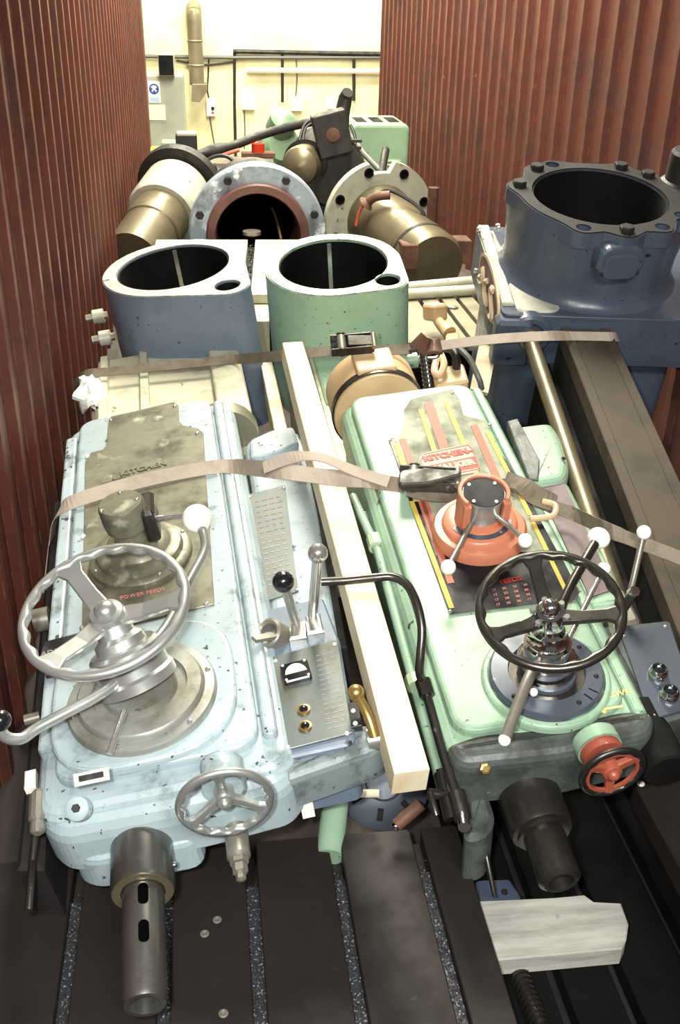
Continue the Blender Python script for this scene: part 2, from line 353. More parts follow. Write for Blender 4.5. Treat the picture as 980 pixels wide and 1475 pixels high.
def handwheel(parent, c, axis, R, r, spokes, rim_mat, spoke_mat, hub_mat, hub_r=0.03, hub_h=0.04, dish=0.03, waves=18, wave=0.006, sw=0.03, name='handwheel', ref=None, flat=False):
    """rim with finger grips on the inner side, spokes from the hub, hub lower than the rim by dish"""
    a = Vector(axis).normalized(); c = Vector(c)
    e = Vector(ref) if ref is not None else frame_for(a)[0]; e = (e - a * e.dot(a)).normalized(); g = a.cross(e)
    vs, fs = [], []; n, m = 144, 12
    for i in range(n):
        t = 2 * math.pi * i / n; d = e * math.cos(t) + g * math.sin(t)
        for j in range(m):
            b = 2 * math.pi * j / m; q = math.cos(b); rr = R + r * q
            if q < 0: rr += wave * (0.5 + 0.5 * math.cos(waves * t)) * (-q)
            vs.append(c + d * rr + a * (r * 0.85 * math.sin(b)))
    for i in range(n):
        for j in range(m): fs.append((i * m + j, ((i + 1) % n) * m + j, ((i + 1) % n) * m + (j + 1) % m, i * m + (j + 1) % m))
    w = MB().add(vs, fs, True).build(name, rim_mat, parent)
    for s_ in spokes:
        t = math.radians(s_); d = e * math.cos(t) + g * math.sin(t); x = a.cross(d)
        mb = MB(); S = []
        for k, (q, wd, th, dz) in enumerate(((hub_r * 0.6, sw * 0.95, 0.016, -dish), (R * 0.45, sw * 0.8, 0.013, -dish * 0.75), (R * 0.8, sw * 0.8, 0.011, -dish * 0.2), (R * 0.985, sw * 1.35, 0.011, 0))):
            for ii, jj in ((-1, -1), (1, -1), (1, 1), (-1, 1)): S.append(c + d * q + x * (ii * wd / 2) + a * (dz + jj * th / 2))
        F = [(k * 4 + j, k * 4 + (j + 1) % 4, k * 4 + 4 + (j + 1) % 4, k * 4 + 4 + j) for k in range(3) for j in range(4)] + [(3, 2, 1, 0), (12, 13, 14, 15)]
        mb.add(S, F).build('spoke', spoke_mat, w, bevel=0.003)
    MB().lathe(c - a * dish, a, [(hub_r, -hub_h * 0.6), (hub_r, hub_h * 0.25), (hub_r * 0.9, hub_h * 0.4), (hub_r * 0.62, hub_h * 0.45), (hub_r * 0.55, hub_h * 0.65), (hub_r * 0.3, hub_h * 0.8), (0, hub_h * 0.84)], 28).build('hub', hub_mat, w)
    return w
def lever(parent, path, r, ball_r, rod_mat, ball_mat, name='lever', n=5, k=1.0, bname='ball_knob'):
    """rod along path with a ball on its last point"""
    o = MB().tube(path, r, 10, n=n if len(path) > 2 else 0).build(name, rod_mat, parent)
    P = [Vector(p) for p in path]
    if ball_r: MB().ball(P[-1], ball_r, axis=P[-1] - P[-2], k=k).build(bname, ball_mat, o)
    return o
# -- HELPERS END

# ------------------------------------------------------------------ the setting
def circle(c, r, seg=48, a0=0.0): return [(c[0] + r * math.cos(a0 + 2 * math.pi * i / seg), c[1] + r * math.sin(a0 + 2 * math.pi * i / seg)) for i in range(seg)]
def holed(outer, holes, z0, z1, depths, bottom=True):
    """extruded outline with blind holes: real walls, real floors"""
    bm = bmesh.new()
    def loop(poly, z): return [bm.verts.new((x, y, z)) for x, y in poly]
    def ring(vs): return [bm.edges.new((vs[i], vs[(i + 1) % len(vs)])) for i in range(len(vs))]
    top = loop(outer, z1); es = ring(top); hs = []
    for h in holes: l = loop(h, z1); es += ring(l); hs.append(l)
    bmesh.ops.triangle_fill(bm, use_beauty=True, use_dissolve=False, edges=es, normal=(0, 0, 1))
    bot = loop(outer, z0)
    for i in range(len(top)): bm.faces.new((top[i], top[(i + 1) % len(top)], bot[(i + 1) % len(top)], bot[i]))
    if bottom: bm.faces.new(bot)
    for l, h, d in zip(hs, holes, depths):
        b = loop(h, z1 - d)
        for i in range(len(l)): bm.faces.new((l[i], l[(i + 1) % len(l)], b[(i + 1) % len(l)], b[i]))
        bm.faces.new(b)
    bm.verts.index_update(); mb = MB()
    mb.add([tuple(v.co) for v in bm.verts], [tuple(v.index for v in f.verts) for f in bm.faces], True); bm.free(); return mb
def hull(pts):
    pts = sorted(set((round(x, 6), round(y, 6)) for x, y in pts)); 
    def half(P):
        h = []
        for p in P:
            while len(h) > 1 and (h[-1][0] - h[-2][0]) * (p[1] - h[-2][1]) - (h[-1][1] - h[-2][1]) * (p[0] - h[-2][0]) <= 0: h.pop()
            h.append(p)
        return h[:-1]
    return half(pts) + half(pts[::-1])

XL, XR, YL, YR = -0.55, 1.85, 11.6, 11.07
def corrugated(name, x, y1, sgn):
    mb = MB(); pitch = 0.226; prof = []; y = -0.7
    while y < y1 - 0.1:
        prof += [(0.0, y), (0.0, y + 0.034), (0.024, y + 0.054), (0.024, y + 0.204)]; y += pitch
    prof.append((0.0, y1))
    vs, fs = [], []
    for z in (0.0, 2.45):
        for d, yy in prof: vs.append((x + sgn * d, yy, z))
    m = len(prof)
    for z in (0.0, 2.45):
        for d, yy in prof: vs.append((x + sgn * 0.06, yy, z))
    for i in range(m - 1):
        fs.append((i, i + 1, m + i + 1, m + i)); fs.append((2 * m + i, 2 * m + i + 1, 3 * m + i + 1, 3 * m + i)); fs.append((m + i, m + i + 1, 3 * m + i + 1, 3 * m + i))
    fs.append((m - 1, 2 * m - 1, 4 * m - 1, 3 * m - 1)); fs.append((0, m, 3 * m, 2 * m))
    w = struct(mb.add(vs, fs), name, 'corrugated_red'); w['label'] = 'rust red corrugated container wall'
    return w
wl = corrugated('wall_left', XL, YL, -1); wr = corrugated('wall_right', XR, YR, 1)
fl = struct(MB().box((0.65, 5.0, -0.05), (2.5, 13.4, 0.1)), 'floor', 'deck_wood'); fl['label'] = 'dark timber container floor'
gr = struct(MB().box((0.6, 10.5, -0.16), (16, 8.0, 0.1)), 'floor', 'concrete'); gr['label'] = 'grey concrete workshop floor'
bw = struct(MB().box((0.6, 13.1, 2.0), (16, 0.2, 4.4)), 'wall_back', 'wall_cream'); bw['label'] = 'bright cream painted workshop wall'

# ------------------------------------------------------------------ slotted bed plates
def slotted(name, label, cat, x0, x1, y0, y1, zt, slots, sw, th, mat='table_iron', swarf=None, ends=None):
    t = thing(name, label, cat)
    MB().box(((x0 + x1) / 2, (y0 + y1) / 2, zt - 0.045 - th / 2 ), (x1 - x0, y1 - y0, th - 0.0)).build('bed_casting', 'dark_iron', t, bevel=0.004)
    xs = [x0] + [q for s_ in slots for q in (s_, s_ + sw)] + [x1]
    for i in range(0, len(xs), 2):
        e = y1 if not ends else ends[i // 2]
        MB().prism(rrect(xs[i], y0, xs[i + 1], e, 0.008, 2), zt - 0.05, zt, 0.002).build('slot_land', mat, t)
    if swarf:
        for s_ in slots:
            mb = MB()
            mb.box((s_ + sw / 2, (y0 + y1 - 0.1) / 2, zt - 0.034), (sw, y1 - y0 - 0.1, 0.018))
            for _ in range(swarf):
                c = Vector((s_ + random.uniform(0.002, sw - 0.002), random.uniform(y0, y1 - 0.07), zt - 0.025 + random.uniform(0, 0.008))); q = random.uniform(0.001, 0.0035)
                mb.add([c + Vector([random.uniform(-q, q) for _ in range(3)]) for _ in range(4)], [(0, 1, 2), (0, 2, 3), (0, 3, 1), (1, 3, 2)])
            mb.build('swarf', 'swarf', t, kind='stuff', label='grey metal swarf packed in the slot')
    return t
tb = slotted('slotted_bed_plate', 'dark slotted iron bed plate in front, grey swarf in its slots', 'bed plate', -0.50, 0.49, 0.15, 1.56, 0.18, [-0.328, -0.148, 0.024, 0.204, 0.384], 0.025, 0.135, swarf=900)
for x, y in ((322, 1460), (295, 1345), (313, 1325)):
    p = W.L(x, y, 0.18); MB().lathe(p, (0, 0, 1), [(0.009, -0.002), (0.009, 0.001), (0.006, 0.002), (0.004, 0.001), (0, 0.001)], 14).build('plug', 'dull_steel', tb)
lowx = [W.L(895, 1208, 0.06).x, W.L(872, 1384, 0.06).x, W.L(800, 1440, 0.06).x]
tl = slotted('slotted_base_plate', 'low oily dark slotted base plate under the weathered plank', 'base plate', 0.505, 1.45, 0.2, 2.1, 0.06, sorted(lowx), 0.03, 0.05, mat='black_recess')
P0 = W.L(914, 1129, 0.30)
rt = thing('raised_table', 'dark raised table corner at the right edge below the grey push button panel', 'table')
MB().prism([(P0.x, 0.3), (P0.x + 0.7, 0.3), (P0.x + 0.7, P0.y), (P0.x, P0.y)], 0.245, 0.30, 0.003).build('table_top', 'table_iron', rt)
MB().box((P0.x + 0.38, 0.9, 0.153), (0.56, 1.1, 0.184)).build('table_body', 'dark_iron', rt)
MB().ball(W.L(921, 1127, 0.30) + Vector((0, -0.008, 0.004)), 0.009, 10, 6, k=0.6).build('paint_blob', 'white_plastic', rt)

# weathered plank across the gap
t = thing('weathered_plank', 'short grey weathered plank with a broken right end beside the front bed plate', 'plank')
pl = W.poly([(655, 1300), (800, 1292), (842, 1288), (856, 1298), (895, 1300), (906, 1330), (903, 1352), (897, 1366), (800, 1375), (690, 1385)], 0.135)
pl = [(max(x, 0.497), y) for x, y in pl]
MB().prism(pl, 0.09, 0.135, 0.003).build('board', 'wood_weathered', t)
MB().box((0.62, W.L(760, 1330, .1).y, 0.076), (0.10, 0.05, 0.03)).build('packing_block', 'wood_weathered', t)
# screw and blue bracket in the gap
t = thing('feed_screw', 'dark threaded screw lying in the gap in front of the weathered plank', 'screw')
s0, s1 = W.L(746, 1398, 0.085), W.L(788, 1500, 0.085)
MB().cyl(s0, s1, 0.016, seg=16).build('screw_core', 'dark_steel', t)
ax = (s1 - s0).normalized(); e, g, a = frame_for(ax); k = int((s1 - s0).length / 0.012); path = []
for i in range(k * 10): q = 2 * math.pi * i / 10; path.append(s0 + ax * (0.012 * i / 10) + (e * math.cos(q) + g * math.sin(q)) * 0.018)
MB().tube(path, 0.003, 5).build('screw_thread', 'dark_steel', t)
t = thing('blue_bracket', 'small blue casting with a dark stud beside the end of the front bed plate', 'bracket')
bp = W.poly([(685, 1266), (735, 1264), (752, 1290), (745, 1304), (690, 1306)], 0.12); bp = [(max(x, 0.5), y) for x, y in bp]
MB().prism(roundpoly(bp, 0.01), 0.062, 0.12, 0.006).build('bracket_body', 'deep_blue_paint', t)
hexbolt(t, W.L(727, 1286, 0.12), (0, 0, 1), 0.007, 0.006)
# -- SETTING END

# ------------------------------------------------------------------ blue radial drill (frame A)
UP = Vector((0, 0, 1))
ma = thing('radial_drill', 'pale blue radial drill with a large steel handwheel, beside the left wall', 'drilling machine', A)
# sleeve with vertical bore
RC = Vector((0.128, 2.356)); RT = 0.042
lug = A.L(328, 412, RT)
out = hull(circle(RC, 0.268, 72) + circle((lug.x, lug.y), 0.082, 40) + [(lug.x + 0.082, lug.y + 0.25)])
slv = holed(out, [circle(RC, 0.212, 64), circle((lug.x, lug.y), 0.046, 28)], -0.50, RT, [0.5, 0.16]).build('column_sleeve', 'blue_grey_paint', ma)
def rim_ring(parent, out, holes, n, mat):
    o2 = inset(out, 0.006) if True else out
    return holed(o2, holes, n, n + 0.004, [0.003] * len(holes))
def rimplate(parent, out, holes, n, mat):
    """thin machined top rim, open over the bores"""
    bm = bmesh.new(); es = []
    for p in [out] + holes:
        vs = [bm.verts.new((x, y, n)) for x, y in p]; es += [bm.edges.new((vs[i], vs[(i + 1) % len(vs)])) for i in range(len(vs))]
    bmesh.ops.triangle_fill(bm, use_beauty=True, use_dissolve=False, edges=es, normal=(0, 0, 1))
    r = bmesh.ops.extrude_face_region(bm, geom=bm.faces[:]); bmesh.ops.translate(bm, vec=(0, 0, 0.004), verts=[v for v in r['geom'] if isinstance(v, bmesh.types.BMVert)])
    bm.verts.index_update(); mb = MB().add([tuple(v.co) for v in bm.verts], [tuple(v.index for v in f.verts) for f in bm.faces]); bm.free()
    return mb.build('machined_rim', mat, parent)
rimplate(slv, inset(out, 0.004), [circle(RC, 0.214, 64), circle((lug.x, lug.y), 0.048, 28)], RT, 'machined_rim')
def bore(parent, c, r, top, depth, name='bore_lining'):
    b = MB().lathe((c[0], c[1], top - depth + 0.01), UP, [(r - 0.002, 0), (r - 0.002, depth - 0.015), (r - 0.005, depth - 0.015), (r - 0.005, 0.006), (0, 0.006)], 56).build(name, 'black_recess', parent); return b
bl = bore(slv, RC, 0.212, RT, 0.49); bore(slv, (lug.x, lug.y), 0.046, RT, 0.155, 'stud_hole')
MB().box((RC.x + 0.01, RC.y + 0.203, RT - 0.20), (0.016, 0.006, 0.38)).build('clamp_slit', 'bright_steel', bl)
MB().lathe((RC.x, RC.y, RT - 0.30), UP, [(0.206, 0), (0.206, 0.012), (0.198, 0.012), (0.198, 0)], 48, closed=True).build('bore_step', 'dark_steel', bl)
# arm with its way strips
y0 = 1.30
uL, uR = A.L(140, 540, -0.2).x, A.L(348, 540, -0.2).x
MB().prism([(uL, y0), (uR, y0), (uR, 2.18), (uL, 2.18)], -0.62, -0.20, 0.006).build('arm', 'cream_iron', ma)
for px in (150, 207):
    c = A.L(px, 530, -0.18).x; MB().box((c, 1.74, -0.192), (0.030, 0.86, 0.03)).build('way_strip', 'cream_iron', ma, bevel=0.003)
c = A.L(318, 530, -0.19).x; MB().prism(roundpoly([(c - 0.035, y0), (c + 0.075, y0), (c + 0.075, 2.22), (c - 0.035, 2.22)], 0.02), -0.3, -0.17, 0.012, steps=3).build('arm_rib', 'cream_iron', ma)
MB().prism(roundpoly(A.poly([(172, 455), (188, 455), (186, 478), (176, 478)], -0.16), 0.01), -0.21, -0.15, 0.008).build('lug', 'cream_iron', ma)
for x, y in ((124, 459), (133, 490)):
    p = A.L(x, y, -0.24); q = p + Vector((0.09, 0, 0))
    b = MB().cyl(p, q, 0.016, seg=6, smooth=False).build('clamp_bolt', 'dull_steel', ma)
    MB().cyl(p + Vector((0.03, 0, 0)), p + Vector((0.075, 0, 0)), 0.03).build('collar', 'machined_rim', b)
# head casting
hb = MB().prism(rrect(-0.243, -0.055, 0.255, 1.385, 0.06), -0.155, -0.022, 0.035, steps=4).build('head_casting', 'blue_paint', ma)
MB().prism(rrect(-0.200, 0.0, 0.190, 1.372, 0.05), -0.03, 0.0, 0.010, steps=3).build('raised_face', 'blue_paint', hb)
MB().prism(rrect(0.196, 0.02, 0.226, 1.36, 0.014), -0.03, -0.004, 0.010, steps=3).build('side_bead', 'blue_paint', hb)
MB().prism(rrect(-0.238, 0.10, -0.206, 1.30, 0.012), -0.03, -0.008, 0.006, steps=2).build('side_bead', 'blue_paint', hb)
pad = A.L(208, 1012, 0.0)
MB().prism(roundpoly([(pad.x - 0.185, pad.y - 0.17), (pad.x + 0.185, pad.y - 0.16), (pad.x + 0.19, pad.y + 0.22), (pad.x - 0.185, pad.y + 0.22)], 0.15, 8), -0.01, 0.014, 0.010, steps=3).build('dial_pad', 'blue_paint', hb)
# the front wall flares down towards the spindle
MB().prism(rrect(-0.235, 0.22, 0.245, 1.37, 0.04), -0.31, -0.15).build('lower_casting', 'blue_grey_paint', hb)
fp = [(-0.245, -0.02), (-0.20, -0.075), (0.05, -0.085), (0.22, -0.075), (0.255, -0.03), (0.255, 0.3), (-0.245, 0.3)]
MB().prism(roundpoly(fp, 0.06, 5), -0.158, -0.035, 0.045, steps=4).build('front_housing', 'blue_paint', hb)
MB().prism(roundpoly([(-0.20, -0.06), (-0.16, -0.088), (0.04, -0.090), (0.06, 0.1), (-0.20, 0.1)], 0.03), -0.205, -0.12, 0.02, steps=3).build('spindle_boss', 'blue_paint', hb)
p = A.Lv(112, 1165, -0.074); b = MB().lathe(p, (0, -0.6, 0.8), [(0.022, -0.02), (0.022, 0.006), (0.017, 0.010), (0, 0.012)], 16).build('oil_plug', 'blue_paint', hb); hexbolt(b, p + Vector((0, -0.006, 0.009)), (0, -0.6, 0.8), 0.008, 0.006)
p = A.Lv(135, 1118, -0.060)
npl = MB().box((0, 0, 0), (0.062, 0.022, 0.003), Matrix.Translation(p + Vector((0, -0.012, 0.012))) @ Matrix.Rotation(math.radians(38), 4, 'X')).build('maker_plate', 'bright_steel', hb)
MB().box((0, 0, 0), (0.044, 0.010, 0.002), Matrix.Translation(p + Vector((0, -0.013, 0.0145))) @ Matrix.Rotation(math.radians(38), 4, 'X')).build('plate_print', 'black_plastic', npl)
# worn cover plate
cpx = [(118, 915), (119, 880), (123, 665), (131, 652), (148, 648), (154, 640), (156, 610), (160, 600), (205, 590), (250, 579), (257, 584), (258, 606), (264, 613), (285, 617), (293, 624), (299, 720), (309, 870)]
cp = MB().prism(A.poly(cpx, 0.004), -0.002, 0.005, 0.001).build('cover_plate', 'dirty_plate', hb)
for x, y in ((160, 605), (252, 585), (284, 624), (126, 657), (120, 772), (297, 870), (300, 755), (118, 905)): rivet(hb, A.L(x, y, 0.005), UP, 0.006, 'white_plastic' if y in (772, 657) else 'bright_steel')
bp = MB().prism(A.poly([(58, 949), (66, 926), (148, 905), (152, 930), (120, 962), (66, 975)], 0.002), -0.004, 0.006).build('instruction_plate', 'black_plastic', hb)
xd = A.L(150, 915, 0) - A.L(70, 935, 0); yd = Vector((0, 1, 0))
text('ADJUST PROBE', 0.020, A.L(104, 932, 0.007), xd, yd, 'text_grey', bp); text('MUST CEASE', 0.020, A.L(108, 947, 0.007), xd, yd, 'text_grey', bp)
nm = MB().prism(roundpoly(A.poly([(161, 692), (164, 679), (171, 673), (243, 657), (249, 662), (252, 676)], 0.006), 0.006), 0.004, 0.008, 0.002).build('name_plate', 'dirty_plate', cp)
xd = A.L(245, 666, 0) - A.L(168, 685, 0)
text('KITCHEN', 0.030, A.L(207, 675, 0.009), xd, yd, 'dirty_plate', nm, ext=0.002, bold=0.001)
text('POWER FEEDS', 0.016, A.L(205, 855, 0.006), A.L(240, 848, 0) - A.L(170, 862, 0), yd, 'text_pink', cp)
# speed selector
sc = A.L(205, 805, 0.0); S = Vector((sc.x, sc.y, 0))
sd = MB().lathe(S, UP, [(0.122, 0), (0.122, 0.018), (0.116, 0.024), (0.104, 0.026), (0.100, 0.040), (0.090, 0.045), (0.078, 0.046), (0.070, 0.058), (0.050, 0.066)], 56).build('speed_dial', 'dirty_plate', ma)
for k in range(4): q = k * 1.57 + 0.4; rivet(sd, S + Vector((0.112 * math.cos(q), 0.112 * math.sin(q), 0.025)), UP, 0.005)
MB().prism(rrect(S.x - 0.055, S.y + 0.02, S.x - 0.02, S.y + 0.03, 0.004), 0.045, 0.048).build('index_tab', 'white_plastic', sd)
kb = MB().lathe(S + Vector((-0.008, -0.005, 0.05)), Vector((-0.03, 0.0, 1)), [(0.040, 0), (0.040, 0.05), (0.050, 0.056), (0.053, 0.075), (0.053, 0.115), (0.049, 0.122), (0, 0.123)], 32).build('selector_knob', 'dirty_plate', sd)
top = S + Vector((-0.012, -0.005, 0.172))
for dx, dy in ((-0.042, -0.02), (0.038, 0.0), (0.0, 0.042)): rivet(kb, top + Vector((dx, dy, 0)), UP, 0.006)
MB().prism(rrect(S.x + 0.03, S.y - 0.05, S.x + 0.062, S.y + 0.045, 0.01), 0.08, 0.16, 0.008).build('knob_flat', 'dark_steel', kb)
p0 = A.L(222, 748, 0.11); p1 = A.L(268, 742, 0.12); lever(sd, [p0, p1], 0.008, 0, 'bright_steel', None, 'selector_lever')
# feed hub: flange, barrel, capstan levers, handwheel
fc = Vector((pad.x, pad.y, 0.0))
fd = MB().lathe(fc, UP, [(0.150, 0.010), (0.150, 0.022), (0.146, 0.028), (0.128, 0.030), (0.126, 0.038), (0.122, 0.042), (0.095, 0.044), (0.093, 0.036), (0.075, 0.036), (0.070, 0.05)], 64).build('feed_dial', 'tarnished_steel', ma)
for k in range(6): q = k * math.pi / 3 + 0.2; rivet(fd, fc + Vector((0.138 * math.cos(q), 0.138 * math.sin(q), 0.029)), UP, 0.006)
wc = Vector((-0.058, 0.235, 0.20)); wax = Vector((-0.05, -0.142, 1)).normalized()
bdir = (wc - (fc + Vector((0, 0, 0.03)))).normalized()
bs = fc + Vector((0.0, 0.01, 0.045))
MB().lathe(bs, (wc - wax * 0.03) - bs, [(0.080, 0), (0.080, 0.020), (0.074, 0.026), (0.072, 0.075), (0.066, 0.082), (0.052, 0.084), (0.050, 0.10), (0.044, 0.104), (0.038, 0.108), (0.034, 0.125), (0.030, 0.15)], 40).build('feed_barrel', 'aluminium', fd)
hw = handwheel(ma, wc, wax, 0.157, 0.0125, [118, 225, 352], 'aluminium', 'aluminium', 'aluminium', hub_r=0.036, hub_h=0.05, dish=0.03, waves=20, wave=0.007, sw=0.046, ref=(1, 0, 0))
lever(fd, [bs + wax * 0.05, A.L(148, 998, 0.10), A.L(60, 1045, 0.11), A.L(30, 1064, 0.115), A.L(6, 1060, 0.135), A.L(0, 1038, 0.165)], 0.011, 0.020, 'aluminium', 'black_plastic', 'capstan_lever', n=6)
lever(fd, [bs + wax * 0.06, A.L(238, 905, 0.09), A.L(272, 838, 0.10), A.L(294, 795, 0.11), A.L(293, 770, 0.125), A.L(284, 747, 0.14)], 0.010, 0.034, 'aluminium', 'white_plastic', 'capstan_lever', n=6, k=0.95)
lever(fd, [A.L(180, 1024, 0.06), A.L(158, 1086, 0.035)], 0.0065, 0, 'bright_steel', None, 'tommy_bar')
# spindle
sp = A.Lv(205, 1224, -0.085); SX, SN = sp.x, sp.z; AX = Vector((0, -1, 0))
def on_axis(y):                      # distance along the spindle where the axis shows at image row y
    lo, hi = -1.3, 0.5
    for _ in range(50):
        m_ = (lo + hi) / 2; q = ROT.transposed() @ (A.w((SX, m_, SN)) - CAM)
        if CY - F_PX * q.y / -q.z < y: hi = m_
        else: lo = m_
    return m_
v1, v2 = on_axis(1285), on_axis(1448)
qs = MB().lathe((SX, 0.0, SN), AX, [(0.058, 0), (0.058, -v1 - 0.008), (0.056, -v1), (0.048, -v1), (0.046, -v1 - 0.004), (0.036, -v1 - 0.004)], 44).build('spindle_quill', 'spindle_steel', ma)
rivet(qs, (SX + 0.06, v1 + 0.04, SN + 0.004), (1, 0, 0.2), 0.006, 'chrome')
MB().lathe((SX, v1, SN), AX, [(0.0545, -0.001), (0.0545, 0.002), (0.040, 0.002), (0.040, -0.001)], 40, closed=True).build('seal_ring', 'column_bronze', qs)
sn = MB().lathe((SX, v1 + 0.02, SN), AX, [(0.037, 0), (0.037, v1 - v2 + 0.012), (0.034, v1 - v2 + 0.020), (0.026, v1 - v2 + 0.020), (0.022, v1 - v2 + 0.0), (0.018, v1 - v2 - 0.06), (0, v1 - v2 - 0.06)], 40).build('spindle_nose', 'spindle_steel', ma)
for yy in (1305, 1359):
    vv = on_axis(yy); vs = []
    mb = MB(); L2, W2 = 0.021, 0.0092
    for d, sc_ in ((0.0372, 1.0), (0.0376, 0.86), (0.0340, 0.80)):
        for (x, y) in rrect(-W2 * sc_, -L2 * sc_, W2 * sc_, L2 * sc_, W2 * sc_ * 0.98, 5):
            ang = 0.22 + x / 0.037; vs.append((SX + d * math.sin(ang), vv + y, SN + d * math.cos(ang)))
    n_ = len(vs) // 3; fs = [(k * n_ + i, k * n_ + (i + 1) % n_, (k + 1) * n_ + (i + 1) % n_, (k + 1) * n_ + i) for k in range(2) for i in range(n_)] + [tuple(range(2 * n_, 3 * n_))]
    mb.add([(x, y, z + 0.0006) for x, y, z in vs[:2 * n_]] + [(x, y, z + 0.0042) for x, y, z in vs[2 * n_:]], fs).build('drift_slot', 'void_black', sn)
# small front handwheel on the right of the front wall, and the stop bolt below
hc = A.Lv(324, 1156, -0.150)
fh = handwheel(ma, hc, AX, 0.077, 0.009, [90, 210, 330], 'aluminium', 'aluminium', 'aluminium', hub_r=0.018, hub_h=0.03, dish=0.012, waves=15, wave=0.006, sw=0.02, name='front_handwheel', ref=(1, 0, 0))
MB().cyl(hc + Vector((0, 0.03, 0)), hc + Vector((0, 0.085, 0)), 0.038, seg=28).build('wheel_boss', 'blue_paint', fh)
b0 = A.Lv(341, 1205, -0.10); b1 = A.Lv(343, 1262, -0.20)
b1 = Vector((b0.x, b1.y, b0.z)); sb = MB().lathe(b0 + Vector((0, 0.1, 0)), AX, [(0.022, 0), (0.022, 0.145), (0.016, 0.15)], 24).build('stop_screw', 'dull_steel', ma)
MB().lathe(b0 + Vector((0, -0.045, 0)), AX, [(0.018, 0), (0.017, 0.016)], 6, False).build('nut', 'dull_steel', sb); MB().lathe(b0 + Vector((0, -0.063, 0)), AX, [(0.014, 0), (0.014, 0.016), (0.009, 0.017), (0.009, 0.03), (0, 0.033)], 6, False).build('lock_nut', 'dull_steel', sb)
# side gear box with print plate
NB = -0.055
gb = MB().prism(roundpoly(A.poly([(352, 640), (362, 628), (428, 618), (440, 640), (462, 740), (492, 925), (398, 945)], NB), 0.02), -0.30, NB, 0.02, steps=3).build('side_gearbox', 'blue_paint', ma)
MB().prism(roundpoly(A.poly([(392, 625), (424, 620), (432, 645), (398, 660), (362, 668), (360, 640)], NB), 0.015), NB - 0.02, NB + 0.016, 0.01, steps=2).build('lid', 'blue_paint', gb)
MB().prism(A.poly([(438, 640), (446, 640), (500, 930), (488, 930)], NB), -0.2, NB - 0.005, 0.002).build('side_rail', 'dark_iron', gb)
pp = MB().prism(A.poly([(357, 714), (411, 700), (430, 853), (379, 868)], NB), NB - 0.002, NB + 0.003).build('print_plate', 'panel_plate', gb)
for k in range(17):
    for j in range(4):
        f0 = j * 0.25 + 0.02; f1 = f0 + random.uniform(0.10, 0.21); c0 = A.L(366 + k * 1.3, 723 + k * 7.5, NB + 0.0034); c1 = A.L(407 + k * 1.0, 714 + k * 7.5, NB + 0.0034)
        MB().bar(c0.lerp(c1, f0), c0.lerp(c1, f1), 0.0035, 0.0006).build('print_line', 'text_dim' if k < 7 else 'text_grey', pp)
for x, y in ((360, 716), (409, 703), (428, 850), (381, 865), (374, 800), (424, 786)): rivet(pp, A.L(x, y, NB + 0.003), UP, 0.0045)
# control box
NC = -0.035
cb = MB().prism(roundpoly(A.poly([(372, 880), (465, 860), (490, 925), (512, 1062), (505, 1072), (412, 1092), (400, 1085)], NC), 0.008), -0.20, NC, 0.004).build('control_box', 'blue_grey_paint', ma)
MB().prism(roundpoly(A.poly([(404, 1080), (500, 1062), (556, 1060), (560, 1085), (540, 1100), (420, 1142), (412, 1138)], NC - 0.055), 0.02), -0.135, NC - 0.012, 0.02, steps=3).build('box_foot', 'patchy_grey_paint', cb)
MB().prism(A.poly([(427, 1127), (446, 1122), (449, 1148), (431, 1152)], -0.14), -0.20, -0.14, 0.004).build('white_block', 'white_plastic', cb)
pn = MB().prism(A.poly([(393, 949), (487, 923), (508, 1058), (411, 1083)], NC), NC - 0.002, NC + 0.006, 0.001).build('control_panel', 'panel_plate', cb)
for x, y in ((397, 952), (482, 928), (415, 1076), (500, 1056)): rivet(pn, A.L(x, y, NC + 0.006), UP, 0.004, 'white_plastic')
xdp = (A.L(490, 1020, NC) - A.L(405, 1042, NC)).normalized(); ydp = UP.cross(xdp)
def on_panel(c, poly): return [(c.x + xdp.x * a + ydp.x * b, c.y + xdp.y * a + ydp.y * b) for a, b in poly]
mc = A.L(427, 971, NC + 0.006); mt = MB().prism(on_panel(mc, rrect(-0.029, -0.027, 0.029, 0.027, 0.006)), NC + 0.004, NC + 0.018, 0.003).build('meter', 'black_plastic', pn)
face = [(0.023 * math.cos(math.radians(a_)), -0.012 + 0.030 * math.sin(math.radians(a_))) for a_ in range(10, 171, 16)]
MB().prism(on_panel(mc, face), NC + 0.017, NC + 0.0195).build('meter_face', 'white_plastic', mt)
for a_, b_ in ((-0.023, 0.021), (0.023, 0.021), (-0.023, -0.021), (0.023, -0.021)): rivet(mt, (mc.x + xdp.x * a_ + ydp.x * b_, mc.y + xdp.y * a_ + ydp.y * b_, NC + 0.018), UP, 0.003, 'white_plastic')
for x, y in ((438, 1023), (440, 1047)):
    c0 = A.L(x, y, NC + 0.006); b = MB().lathe(c0, UP, [(0.013, -0.002), (0.013, 0.004), (0.009, 0.005), (0.009, 0.001), (0, 0.001)], 24).build('button_bezel', 'brass', pn)
    MB().lathe(c0, UP, [(0.0088, 0), (0.0088, 0.006), (0.005, 0.009), (0, 0.0095)], 18).build('push_button', 'black_plastic', b)
for k in range(16):
    for j in range(3):
        f0 = j * 0.34; c0 = A.L(455 + k * 1.1, 945 + k * 7, NC + 0.0062); c1 = A.L(484 + k * 1.2, 938 + k * 7, NC + 0.0062); MB().bar(c0.lerp(c1, f0), c0.lerp(c1, f0 + random.uniform(0.15, 0.3)), 0.002, 0.0006).build('print_line', 'text_grey', pn)
